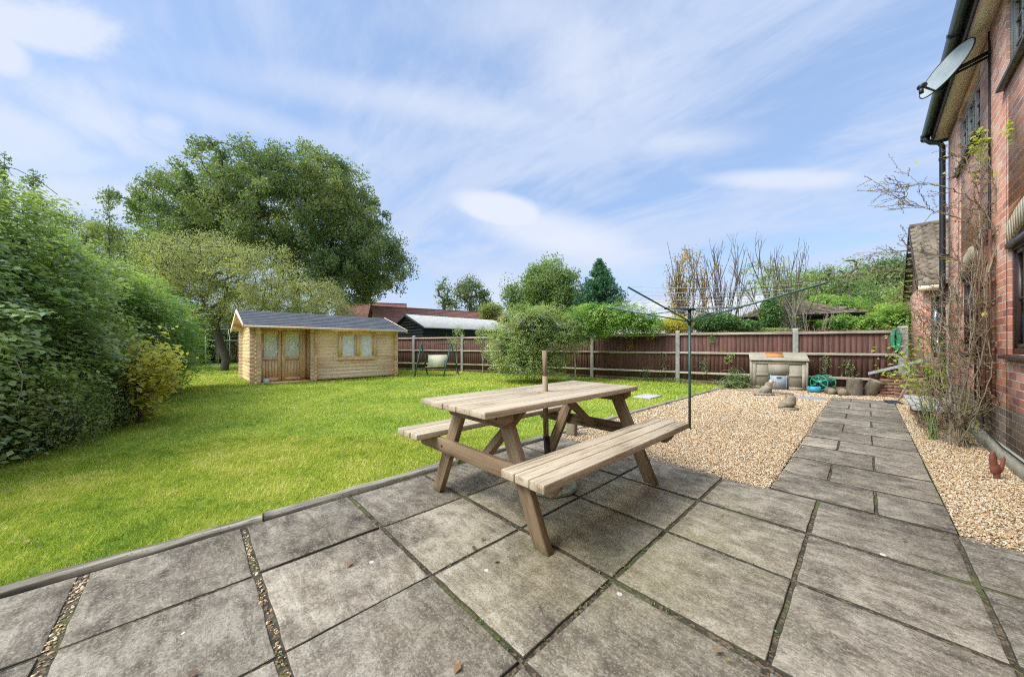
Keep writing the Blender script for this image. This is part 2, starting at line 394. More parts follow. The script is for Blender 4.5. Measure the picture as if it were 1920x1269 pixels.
# leaves
M['lf_oak'] = leafmat('oak_leaves', [(.032, .052, .026), (.055, .080, .036), (.092, .112, .043), (.15, .14, .055)], .25, patch=.25)
M['lf_apple'] = leafmat('grey_green_leaves', [(.065, .065, .035), (.11, .115, .05), (.17, .17, .075), (.24, .22, .09)], .3, patch=.5)
M['lf_bramble'] = leafmat('bramble_leaves', [(.038, .060, .026), (.085, .120, .045), (.15, .185, .065), (.26, .26, .075)], .25, rough=.42, patch=.7, spec=.6)
M['lf_bright'] = leafmat('bright_green_leaves', [(.036, .07, .022), (.065, .115, .032), (.115, .165, .045), (.21, .23, .06)], .35, rough=.4, patch=1.0, spec=.5)
M['lf_dark'] = leafmat('small_dark_leaves', [(.028, .045, .018), (.05, .075, .028), (.085, .11, .038), (.14, .14, .045)], .25, patch=1.5)
M['lf_yellow'] = leafmat('yellow_autumn_leaves', [(.15, .09, .035), (.213, .19, .04), (.215, .205, .045), (.215, .165, .09)], .4, patch=3)
M['lf_willow'] = leafmat('silver_green_leaves', [(.04, .065, .022), (.085, .115, .04), (.15, .175, .065), (.23, .235, .10)], .3, patch=1.2)
M['lf_laurel'] = leafmat('laurel_leaves', [(.035, .075, .018), (.07, .125, .028), (.12, .175, .04), (.19, .21, .06)], .3, rough=.4, patch=1.5, spec=.5)
M['lf_far'] = leafmat('distant_leaves', [(.045, .07, .028), (.08, .11, .04), (.12, .15, .05)], .25, patch=.15)
M['lf_faryel'] = leafmat('distant_pale_leaves', [(.06, .085, .025), (.11, .13, .04), (.16, .17, .05)], .25, patch=.2)
M['lf_conifer'] = leafmat('conifer_needles', [(.012, .035, .018), (.022, .058, .028), (.04, .085, .035)], .1, patch=.4)
M['lf_rust'] = leafmat('turning_leaves', [(.09, .09, .025), (.15, .12, .03), (.20, .12, .035), (.22, .09, .03)], .3, patch=1)
M['lf_rose'] = leafmat('rose_leaves', [(.055, .11, .02), (.12, .17, .03), (.24, .24, .045), (.32, .23, .04)], .35, patch=3)
M['lf_ivy'] = leafmat('ivy_leaves', [(.02, .045, .015), (.045, .085, .025), (.09, .12, .04)], .2, rough=.35, patch=3)

def ground_mat():
    m, nt, b, o = new_mat('lawn_soil'); g = G(nt); P = g.pos()
    f = g.noise(P, 1.1, 5, .6); f2 = g.noise(P, 60, 4, .7)
    col = g.mix(g.mr(f, .35, .65), (.20, .30, .035), (.36, .43, .06)); col = g.mix(g.mr(f2, .3, .6), (.13, .19, .03), col)
    g.link(col, b.inputs['Base Color']); b.inputs['Roughness'].default_value = .95; b.inputs['Specular IOR Level'].default_value = .1; g.bump(f2, .8, .02, b); return m
M['lawn'] = ground_mat()
def grass_mat():
    m, nt, b, o = new_mat('grass_blades'); g = G(nt); P = g.pos()
    p1 = g.noise(P, .55, 4, .6, .4); p2 = g.noise(P, 3.2, 3, .6)
    p3 = g.noise(P, 16, 3, .6); f = g.math('ADD', g.math('ADD', g.math('MULTIPLY', g.attr(), .34), g.mr(p3, .35, .65, -.12, .14)), g.math('ADD', g.mr(p1, .36, .64, 0, .36), g.mr(p2, .35, .65, 0, .26)))
    f = g.math('ADD', f, g.mr(g.noise(P, 1.9, 5, .7, .6), .60, .72, 0, .3))
    col = g.ramp(f, [(.05, (.14, .26, .03)), (.34, (.34, .46, .05)), (.60, (.58, .61, .09)), (.92, (.78, .72, .24))])
    g.link(col, b.inputs['Base Color']); b.inputs['Roughness'].default_value = .5; b.inputs['Specular IOR Level'].default_value = .3
    t = g.n('ShaderNodeBsdfTranslucent'); g.link(col, t.inputs[0]); ms = g.n('ShaderNodeMixShader'); ms.inputs[0].default_value = .35
    g.link(b.outputs[0], ms.inputs[1]); g.link(t.outputs[0], ms.inputs[2]); g.link(ms.outputs[0], o.inputs[0]); return m
M['grass'] = grass_mat()

def slab_mat():
    m, nt, b, o = new_mat('riven_concrete_slabs'); g = G(nt); P = g.pos(); r = g.attr()
    cc = g.n('ShaderNodeCombineXYZ'); g.link(g.math('MULTIPLY', r, 31), cc.inputs[0]); g.link(g.math('MULTIPLY', r, 17), cc.inputs[1])
    va = g.n('ShaderNodeVectorMath', operation='ADD'); g.link(P, va.inputs[0]); g.link(cc.outputs[0], va.inputs[1]); Q = va.outputs[0]
    mp = g.n('ShaderNodeMapping'); g.link(Q, mp.inputs[0]); mp.inputs['Rotation'].default_value = (0, 0, R_(24)); mp.inputs['Scale'].default_value = (1, 3.4, 1)
    riv = g.noise(mp.outputs[0], 5, 6, .62, .9)
    big = g.noise(P, 1.3, 4, .6, .3); med = g.noise(Q, 9, 5, .68, .2); fin = g.noise(P, 95, 4, .75); gr = g.noise(P, 260, 2, .6)
    f = g.math('ADD', g.math('ADD', g.math('MULTIPLY', big, .30), g.math('MULTIPLY', med, .36)), g.math('ADD', g.math('MULTIPLY', riv, .26), g.math('MULTIPLY', fin, .13)))
    col = g.ramp(f, [(.43, (.085, .069, .052)), (.49, (.165, .136, .102)), (.535, (.235, .198, .148)), (.60, (.36, .31, .24))])
    # brownish stain
    col = g.mix(g.mr(g.noise(Q, 3.1, 4), .5, .75, 0, .35), col, (.24, .185, .12))
    # green algae where the slabs stay damp beneath the table
    sx = g.n('ShaderNodeSeparateXYZ'); g.link(P, sx.inputs[0])
    dx = g.math('SUBTRACT', sx.outputs[0], -1.15); dy = g.math('SUBTRACT', sx.outputs[1], 1.95)
    rr = g.math('SQRT', g.math('ADD', g.math('MULTIPLY', dx, dx), g.math('MULTIPLY', g.math('MULTIPLY', dy, dy), .6)))
    al = g.math('MULTIPLY', g.mr(rr, 1.1, .3), g.mr(g.noise(P, 4, 4), .38, .62, .15, .55))
    col = g.mix(al, col, (.24, .215, .095))
    gk = g.math('ADD', g.math('MULTIPLY', r, .42), .79); c3 = g.n('ShaderNodeCombineXYZ'); [g.link(gk, c3.inputs[i]) for i in range(3)]
    col = g.mix(1.0, col, c3.outputs[0], 'MULTIPLY')
    # aggregate grains, light and dark
    v = g.n('ShaderNodeTexVoronoi'); g.link(P, v.inputs['Vector']); v.inputs['Scale'].default_value = 140
    vs = g.n('ShaderNodeSeparateColor'); g.link(v.outputs['Color'], vs.inputs[0])
    col = g.mix(g.math('MULTIPLY', g.math('GREATER_THAN', vs.outputs[0], .82), .26), col, (.48, .42, .34))
    col = g.mix(g.math('MULTIPLY', g.math('LESS_THAN', vs.outputs[0], .22), .32), col, (.06, .052, .045))
    # white lichen discs
    v2 = g.n('ShaderNodeTexVoronoi'); g.link(P, v2.inputs['Vector']); v2.inputs['Scale'].default_value = 5.5; v2.inputs['Randomness'].default_value = 1
    s2 = g.n('ShaderNodeSeparateColor'); g.link(v2.outputs['Color'], s2.inputs[0])
    dd = g.math('ADD', v2.outputs['Distance'], g.math('MULTIPLY', g.noise(P, 60, 3), .05))
    li = g.math('MULTIPLY', g.math('LESS_THAN', dd, .092), g.math('GREATER_THAN', s2.outputs[1], .72))
    col = g.mix(g.math('MULTIPLY', li, .7), col, (.70, .67, .60))
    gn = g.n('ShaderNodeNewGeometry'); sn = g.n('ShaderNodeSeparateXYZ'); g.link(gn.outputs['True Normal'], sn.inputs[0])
    col = g.mix(g.mr(sn.outputs[2], .93, .6, 0, .9), col, (.04, .034, .022))      # darker on the steep slab edges, so the joints read dark
    g.link(col, b.inputs['Base Color']); b.inputs['Roughness'].default_value = .88; b.inputs['Specular IOR Level'].default_value = .2
    h = g.math('ADD', g.math('MULTIPLY', riv, 1.0), g.math('ADD', g.math('MULTIPLY', fin, .22), g.math('MULTIPLY', gr, .1)))
    g.bump(h, .75, .012, b); return m
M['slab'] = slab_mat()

def dirt_mat():
    m, nt, b, o = new_mat('joint_soil'); g = G(nt); P = g.pos()
    v = g.n('ShaderNodeTexVoronoi'); g.link(P, v.inputs['Vector']); v.inputs['Scale'].default_value = 75
    col = g.mix(g.mr(g.noise(P, 6, 4), .4, .6), (.03, .024, .016), (.06, .05, .03)); s = g.n('ShaderNodeSeparateColor'); g.link(v.outputs['Color'], s.inputs[0])
    col = g.mix(g.math('MULTIPLY', g.math('GREATER_THAN', s.outputs[0], .66), .5), col, (.24, .16, .09)); col = g.mix(g.mr(g.noise(P, 2.1, 4), .52, .62, 0, .7), col, (.09, .11, .025))
    g.link(col, b.inputs['Base Color']); b.inputs['Roughness'].default_value = .95; g.bump(v.outputs['Distance'], .8, .008, b); return m
M['dirt'] = dirt_mat()
def gravel_base_mat():
    m, nt, b, o = new_mat('gravel_bed'); g = G(nt); P = g.pos()
    v = g.n('ShaderNodeTexVoronoi'); g.link(P, v.inputs['Vector']); v.inputs['Scale'].default_value = 85
    s = g.n('ShaderNodeSeparateColor'); g.link(v.outputs['Color'], s.inputs[0])
    col = g.ramp(s.outputs[0], [(0, (.13, .075, .035)), (.25, (.42, .27, .13)), (.6, (.58, .43, .25)), (.9, (.70, .60, .45))])
    col = g.mix(g.mr(v.outputs['Distance'], .35, .8, 0, .8), col, (.10, .065, .035))
    g.link(col, b.inputs['Base Color']); b.inputs['Roughness'].default_value = .8; g.bump(g.math('SUBTRACT', 1, v.outputs['Distance']), 1, .012, b); return m
M['gravel_bed'] = gravel_base_mat()
def pebble_mat():
    m, nt, b, o = new_mat('pebbles'); g = G(nt)
    col = g.ramp(g.attr(), [(0, (.10, .065, .04)), (.12, (.27, .15, .07)), (.3, (.44, .28, .13)), (.55, (.55, .39, .21)), (.8, (.63, .50, .33)), (1, (.74, .67, .56))])
    col = g.mix(g.mr(g.noise(g.pos(), 1.6, 4), .4, .62, 0, .22), col, (.42, .28, .15))
    g.link(col, b.inputs['Base Color']); b.inputs['Roughness'].default_value = .6; b.inputs['Specular IOR Level'].default_value = .35; return m
M['pebble'] = pebble_mat()

def brick_mat(name, axes='YZ', lower=None):
    m, nt, b, o = new_mat(name); g = G(nt); P = g.pos()
    s = g.n('ShaderNodeSeparateXYZ'); g.link(P, s.inputs[0]); c = g.n('ShaderNodeCombineXYZ')
    g.link(s.outputs['XYZ'.index(axes[0])], c.inputs[0]); g.link(s.outputs['XYZ'.index(axes[1])], c.inputs[1])
    wob = g.n('ShaderNodeVectorMath', operation='ADD'); g.link(c.outputs[0], wob.inputs[0])
    nn = g.n('ShaderNodeTexNoise'); g.link(P, nn.inputs['Vector']); nn.inputs['Scale'].default_value = 14
    sc2 = g.n('ShaderNodeVectorMath', operation='SCALE'); g.link(nn.outputs['Color'], sc2.inputs[0]); sc2.inputs['Scale'].default_value = .006; g.link(sc2.outputs[0], wob.inputs[1])
    br = g.n('ShaderNodeTexBrick'); g.link(wob.outputs[0], br.inputs['Vector']); br.inputs['Scale'].default_value = 1
    br.inputs['Brick Width'].default_value = .225; br.inputs['Row Height'].default_value = .075; br.inputs['Mortar Size'].default_value = .0062; br.inputs['Mortar Smooth'].default_value = .3
    br.inputs['Color1'].default_value = (0, 0, 0, 1); br.inputs['Color2'].default_value = (1, 1, 1, 1); br.inputs['Mortar'].default_value = (.5, .5, .5, 1); br.inputs['Bias'].default_value = 0
    t = g.n('ShaderNodeSeparateColor'); g.link(br.outputs['Color'], t.inputs[0]); tint = t.outputs[0]
    red = g.ramp(tint, [(0, (.32, .12, .10)), (.3, (.54, .18, .115)), (.6, (.68, .27, .165)), (.85, (.62, .34, .24)), (1, (.70, .46, .35))])
    blot = g.noise(P, 26, 5, .65)
    red = g.mix(g.mr(blot, .38, .7, 0, .5), red, (.50, .27, .19))
    if lower is not None:
        low = g.ramp(tint, [(0, (.20, .165, .15)), (.5, (.32, .26, .215)), (1, (.44, .35, .28))])
        low = g.mix(g.mr(blot, .4, .7, 0, .35), low, (.30, .25, .2))
        red = g.mix(g.math('LESS_THAN', s.outputs[2], lower), red, low)
    # lime bloom on the upper courses
    red = g.mix(g.math('MULTIPLY', g.mr(s.outputs[2], 1.6, 3.2), g.mr(g.noise(P, 2.2, 5, .65), .36, .68, 0, .50)), red, (.60, .43, .36))
    mort = g.mix(g.mr(g.noise(P, 5, 3), .4, .6), (.55, .49, .40), (.66, .60, .50))
    col = g.mix(br.outputs['Fac'], red, mort)
    g.link(col, b.inputs['Base Color']); b.inputs['Roughness'].default_value = .85; b.inputs['Specular IOR Level'].default_value = .2
    h = g.math('ADD', g.math('MULTIPLY', br.outputs['Fac'], -1), g.math('MULTIPLY', g.noise(P, 60, 4, .7), .5))
    g.bump(h, .8, .007, b); return m
M['brick'] = brick_mat('red_brick', 'YZ', .545)
M['brick_x'] = brick_mat('red_brick_side', 'XZ', None)
M['soldier'] = plain('tan_arch_brick', (.52, .43, .31), .9, (.40, .32, .22), 18, .4, rvar=.14)
M['plinth'] = plain('cement_plinth', (.62, .56, .44), .95, (.42, .39, .28), 4, .5, bscale=50)
M['tile'] = plain('mossy_roof_tile', (.26, .20, .14), .9, (.10, .085, .06), 10, .6, rvar=.5)
def redtile():
    m, nt, b, o = new_mat('red_pantiles'); g = G(nt); P = g.pos(); s = g.n('ShaderNodeSeparateXYZ'); g.link(P, s.inputs[0])
    w_ = g.math('FRACT', g.math('MULTIPLY', s.outputs[2], 4.2)); n = g.noise(P, 3, 4)
    col = g.mix(g.mr(n, .35, .65), (.26, .11, .075), (.36, .165, .12)); col = g.mix(g.math('MULTIPLY', g.math('LESS_THAN', w_, .22), .55), col, (.12, .055, .04))
    g.link(col, b.inputs['Base Color']); b.inputs['Roughness'].default_value = .85; g.bump(w_, .5, .05, b); return m
M['redtile'] = redtile()

# ------------------------------------------------------------------ numpy foliage
RG = np.random.default_rng(11)
_K = RG.normal(size=(14, 3)); _PH = RG.uniform(0, 6.28, 14)
def nfield(P, freq, seed=0):
    """smooth pseudo-noise in about [-1,1]"""
    out = 0
    for i in range(7):
        j = (i + seed * 3) % 14
        out = out + np.sin(P @ (_K[j] * freq * (1 + .35 * i)) + _PH[j] + seed) / (1 + .35 * i)
    return out / 2.3
def unit(a): return a / np.maximum(np.linalg.norm(a, axis=1, keepdims=True), 1e-9)
def rand_unit(n): return unit(RG.normal(size=(n, 3)))
def add_leaves(name, C, size, mat, parent, normals=None, flat=.5, aspect=.5, droop=.3, var=.35, rnd=None):
    n = len(C); N = rand_unit(n)
    if normals is not None: N = unit(normals * flat + N * (1 - flat))
    U = rand_unit(n); U[:, 2] -= droop; U = unit(U - N * np.sum(U * N, axis=1, keepdims=True)); S = np.cross(N, U)
    L = (size * RG.uniform(1 - var, 1 + var, n))[:, None]; W = L * aspect
    V = np.empty((n, 4, 3), np.float32)
    V[:, 0] = C - U * L / 2; V[:, 1] = C + S * W / 2 + N * W * .22; V[:, 2] = C + U * L / 2; V[:, 3] = C - S * W / 2 + N * W * .22
    Fc = np.arange(n * 4).reshape(n, 4)
    return np_obj(name, V.reshape(-1, 3), Fc, RG.random(n) if rnd is None else rnd, mat, parent)

def mound(name, ells, count, size, mat, label, cat, loc, shell=.30, core=True, group=None, amp=.16, freq=1.4, flat=.45, aspect=.5, sprays=0, corescale=.80, part='foliage', seed=1, droop=.35, spray=0, sprayL=.2, gaps=0):
    """a dense bush: leaves spread through the outer shell of several merged lumps"""
    root = thing(name, label, cat, loc, group)
    ar = np.array([(e[3] * e[4] + e[4] * e[5] + e[3] * e[5]) for e in ells]); ar = ar / ar.sum()
    E = np.array(ells, float); Cs = []; Ns = []; need = count; guard = 0
    while need > 0 and guard < 12:
        k = RG.choice(len(ells), size=int(need * 2.2) + 10, p=ar); u_ = rand_unit(len(k))
        c = E[k, :3]; r = E[k, 3:6]; P0 = c + u_ * r
        f = 1 + amp * nfield(P0, freq, seed) + amp * .6 * nfield(P0, freq * 3.1, seed + 1)
        depth = RG.random(len(k)) ** 1.6 * shell / np.maximum(r.mean(axis=1), .1)
        P = c + u_ * r * (f - depth)[:, None]
        ok = P[:, 2] > .03; toc = unit(np.array([0, 0, CH]) - P); ok &= (np.sum(unit(u_ / r) * toc, axis=1) > -.25) | (RG.random(len(P)) < .12)
        if gaps: ok &= nfield(P, freq * 3.6, seed + 2) > (-.55 + gaps * RG.random(len(P)))
        for e in ells:
            q = (P - np.array(e[:3])) / np.array(e[3:6]); d2 = np.sum(q * q, axis=1); ok &= (d2 > (1 - shell / np.mean(e[3:6])) ** 2 * .9)
        P = P[ok]; nn = unit(u_[ok] / r[ok]); Cs.append(P[:need]); Ns.append(nn[:need]); need -= len(P); guard += 1
    C = np.concatenate(Cs); Nn = np.concatenate(Ns); Nn[:, 2] += .25
    if spray:      # leaves arranged along short arching twigs
        k = RG.choice(len(C), count // spray, replace=False); c0 = C[k]; n0 = unit(Nn[k]); d0 = unit(n0 * 1.0 + rand_unit(len(k)) * .9 + np.array([0, 0, -.15])); up_ = unit(np.array([0, 0, 1.]) + n0 * .5 + RG.normal(0, .25, (len(k), 3)))
        sd = unit(np.cross(d0, up_)); PP = []; NN = []; RR = []; rs_ = RG.random(len(k))
        for j in range(spray):
            t = (j + .5) / spray; side = 1 if j % 2 else -1
            PP.append(c0 + d0 * (sprayL * (t - .35)) + sd * (side * size * .45) + np.array([0, 0, -1.]) * (sprayL * .35 * t * t)); NN.append(up_ + RG.normal(0, .22, up_.shape)); RR.append(np.clip(rs_ * .6 + RG.random(len(k)) * .4, 0, 1))
        C2 = np.concatenate(PP); N2 = np.concatenate(NN); R2 = np.concatenate(RR); ok = C2[:, 2] > .02; add_leaves(part, C2[ok], size, mat, root, N2[ok], .85, aspect, droop, rnd=R2[ok])
    else: add_leaves(part, C, size, mat, root, Nn, flat, aspect, droop)
    if core:  # solid dark lumps behind the leaves, inner shade put into their colour
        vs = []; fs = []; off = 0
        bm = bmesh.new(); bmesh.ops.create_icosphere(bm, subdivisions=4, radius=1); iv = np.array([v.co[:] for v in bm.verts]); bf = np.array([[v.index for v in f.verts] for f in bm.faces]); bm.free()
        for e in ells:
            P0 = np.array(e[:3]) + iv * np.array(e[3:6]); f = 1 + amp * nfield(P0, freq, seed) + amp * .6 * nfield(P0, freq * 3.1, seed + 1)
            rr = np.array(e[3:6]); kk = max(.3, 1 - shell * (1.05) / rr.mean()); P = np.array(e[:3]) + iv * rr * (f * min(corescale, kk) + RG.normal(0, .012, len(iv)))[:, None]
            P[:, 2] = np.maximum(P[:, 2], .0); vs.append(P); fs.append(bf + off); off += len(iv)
        np_obj('inner_shade_core', np.concatenate(vs), np.concatenate(fs), np.zeros(off and sum(len(x) for x in fs)), M['core'], root)
    if sprays:
        mb = MB()
        k = RG.choice(len(C), sprays)
        for i in k:
            p = Vector(C[i]); n_ = Vector(Nn[i]).normalized(); d = Vector(rand_unit(1)[0]); d.z -= .3; d = (d - n_ * d.dot(n_)).normalized(); L = random.uniform(.25, .8)
            pts = [p + d * L * t + n_ * (.06 + .12 * math.sin(t * 2.6)) + Vector((0, 0, -.25 * L * t * t)) for t in (0, .25, .5, .75, 1)]
            mb.tube(pts, [.005, .004, .004, .003, .002], 4, cap=False)
        mb.build('trailing_stems', M['stem_grey'], root)
    return root

def branch_mesh(nodes, par, leafr, mat, parent, name='branches', rmax=None, sides=6, power=2.4):
    """pipe-model branches through connected nodes"""
    n = len(nodes); kids = [[] for _ in range(n)]
    for i, p in enumerate(par):
        if p >= 0: kids[p].append(i)
    rad = [0.0] * n
    for i in reversed(range(n)):
        s_ = sum(rad[k] ** power for k in kids[i]); rad[i] = max(leafr, s_ ** (1 / power)) if kids[i] else leafr
    if rmax:
        k = rmax / max(rad); rad = [max(r * k, leafr) if r * k > leafr else leafr for r in rad]
    mb = MB(); main = [max(k, key=lambda q: rad[q]) if k else -1 for k in kids]
    for i in range(n):
        if par[i] >= 0 and main[par[i]] == i: continue
        chain = [i] if par[i] < 0 else [par[i], i]; j = i
        while main[j] >= 0: j = main[j]; chain.append(j)
        if len(chain) < 2: continue
        rr = [rad[q] for q in chain]
        if par[i] >= 0: rr[0] = rr[1] * 1.1
        mb.tube([nodes[q] for q in chain], rr, sides, cap=False)
    return mb.build(name, mat, parent, smooth=True)

def tree(name, label, cat, base, trunk, ells, nclump, per, clr, size, lmat, bmat, rmax, twig=.012, group=None, inner=.35, aspect=.6, amp=.15, wob=.25, flat=.3, sparse_low=0):
    """trunk, limbs grown towards leaf clumps that fill the crown"""
    root = thing(name, label, cat, base, group)
    E = np.array([[*e[0], *e[1]] for e in ells], float); vol = np.prod(E[:, 3:6], axis=1) ** .75; vol /= vol.sum()
    k = RG.choice(len(ells), nclump, p=vol); u_ = rand_unit(nclump); rr = RG.uniform(inner, 1, nclump) ** .6
    P0 = E[k, :3] + u_ * E[k, 3:6]; f = 1 + amp * nfield(P0, 3.2 / E[k, 3:6].mean(), 3)
    C = E[k, :3] + u_ * E[k, 3:6] * (rr * f)[:, None]
    nodes = [Vector(p) for p in trunk]; par = [-1] + list(range(len(trunk) - 1))
    top = np.array(trunk[-1]); order = np.argsort(np.linalg.norm(C - top, axis=1))
    A = [np.array(p) for p in nodes]; first = max(1, len(trunk) - 2)
    for i in order:
        arr = np.array(A[first:]); c = C[i]; d = np.linalg.norm(arr - c, axis=1) + .25 * np.linalg.norm(arr - top, axis=1) * 0 + .35 * np.maximum(0, arr[:, 2] - c[2])
        j = int(np.argmin(d)) + first; p = A[j]; L = np.linalg.norm(c - p); m_ = 3 if L > clr * 1.5 else 2; prev = j
        for t in range(1, m_ + 1):
            q = p + (c - p) * t / m_ + (RG.normal(0, wob * L * .18, 3) if t < m_ else 0)
            q[2] += .06 * L * math.sin(math.pi * t / m_); A.append(q); nodes.append(Vector(q)); par.append(prev); prev = len(A) - 1
    branch_mesh(nodes, par, twig, bmat, root, 'trunk', rmax)
    # twigs and leaves around every clump
    sub = np.repeat(C, per, axis=0)
    dirs = RG.normal(size=(len(sub), 3)) * np.array([1, 1, .75]); rad_ = (RG.random(len(sub)) ** .5)[:, None]
    clz = (RG.uniform(.55, 1.35, nclump))[np.repeat(np.arange(nclump), per)][:, None]
    P = sub + unit(dirs) * rad_ * clr * clz
    P = P[P[:, 2] > .1]
    nn = np.zeros_like(P); nn[:, 2] = 1
    add_leaves('crown', P, size, lmat, root, nn, flat, aspect, .3)
    return root

# ================================================================== THE SETTING
gb = MB(); gb.poly([(-400, -400, -.06), (400, -400, -.06), (400, 400, -.06), (-400, 400, -.06)]); tag(gb.build('ground', M['lawn']), kind='structure')
lb = MB(); lb.poly([(-30, -6, 0), (-2.72, -6, 0), (-2.72, 11.2, 0), (1.2, 12.2, -.002), (1.2, 16, -.002), (-30, 16, 0)]); tag(lb.build('lawn', M['lawn']), kind='structure')
db = MB(); db.poly([(-2.70, -4, .004), (1.6, -4, .004), (1.6, 3.30, .004), (-2.70, 3.30, .004)])
db.poly([(-.528, 3.3, -.001), (.38, 3.3, -.001), (.38, 10.27, -.001), (-.528, 10.27, -.001)]); tag(db.build('patio_bed', M['dirt']), kind='structure')

def slab_mesh(mb, x0, x1, y0, y1, z, n=8):
    """one riven slab with slightly broken, rounded edges and a faint tilt"""
    r = random.random(); tx = random.uniform(-.004, .004); ty = random.uniform(-.004, .004); base = len(mb.v); dz = random.uniform(-.003, .004)
    x0 += random.uniform(-.003, .004); x1 += random.uniform(-.004, .003); y0 += random.uniform(-.003, .004); y1 += random.uniform(-.004, .003)
    j = lambda: random.uniform(-.0028, .0028)
    N = n
    def ring(ins, zz, jit=True):
        out = []
        for i in range(N): out.append([x0 + ins + (x1 - x0 - 2 * ins) * i / N, y0 + ins, 0])
        for i in range(N): out.append([x1 - ins, y0 + ins + (y1 - y0 - 2 * ins) * i / N, 1])
        for i in range(N): out.append([x1 - ins - (x1 - x0 - 2 * ins) * i / N, y1 - ins, 0])
        for i in range(N): out.append([x0 + ins, y1 - ins - (y1 - y0 - 2 * ins) * i / N, 1])
        res = []
        for k, (x, y, a) in enumerate(out):
            if jit: x += J[k][0]; y += J[k][1]
            res.append((x, y, z + dz + zz + tx * (x - x0) + ty * (y - y0)))
        return res
    J = [(j(), j()) for _ in range(4 * N)]
    rings = [ring(0, -.05), ring(0, -.006), ring(.003, -.002), ring(.008, 0)]
    vs = [p for r_ in rings for p in r_]; fs = []; K = 4 * N
    for a in range(3):
        for k in range(K): fs.append((a * K + k, a * K + (k + 1) % K, (a + 1) * K + (k + 1) % K, (a + 1) * K + k))
    fs.append(tuple(3 * K + k for k in range(K)))
    mb.raw(vs, fs, r)
XL = [-2.67, -2.075, -1.475, -.848, -.243, .365, .885]
YL = [-1.62, -1.01, -.385, .235, .857, 1.475, 2.10, 2.69, 3.315]
gapx = [.014, .022, .012, .02, .014, .014, .01]; gapy = [.02, .022, .036, .028, .022, .024, .022, .022, .014]
sb = MB()
for i in range(len(XL) - 1):
    for k in range(len(YL) - 1):
        gx0, gx1, gy0, gy1 = gapx[i] / 2, gapx[i + 1] / 2, gapy[k] / 2, gapy[k + 1] / 2
        if i < 3 and k in (0, 1, 2, 3): gx0 *= .5
        slab_mesh(sb, XL[i] + gx0, XL[i + 1] - gx1, YL[k] + gy0, YL[k + 1] - gy1, .012)
for k in range(3): slab_mesh(sb, .89, 1.5, YL[k], YL[k + 1] - .026, .012)
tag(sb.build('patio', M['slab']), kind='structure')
pb = MB(); y = 3.335; alt = 0
while y < 10.1:
    d = .60 if alt % 3 else .54
    d = min(d, 10.28 - y)
    s_ = .045 if alt % 2 == 0 else -.225
    slab_mesh(pb, -.53, s_ - .004, y + .011, y + d - .011, .009); slab_mesh(pb, s_ + .006, .382, y + .011, y + d - .011, .009)
    y += d; alt += 1
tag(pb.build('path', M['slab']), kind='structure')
mb = MB(); mb.poly([(-2.72, 3.30, .002), (-.535, 3.30, .002), (-.535, 10.29, .002), (.9, 10.29, .002), (.9, 11.9, .002), (-2.2, 11.2, .002), (-2.72, 10.0, .002)])
mb.poly([(.385, 3.32, .002), (1.0, 3.32, .002), (1.0, 10.29, .002), (.385, 10.29, .002)]); tag(mb.build('gravel_bed', M['gravel_bed']), kind='structure')

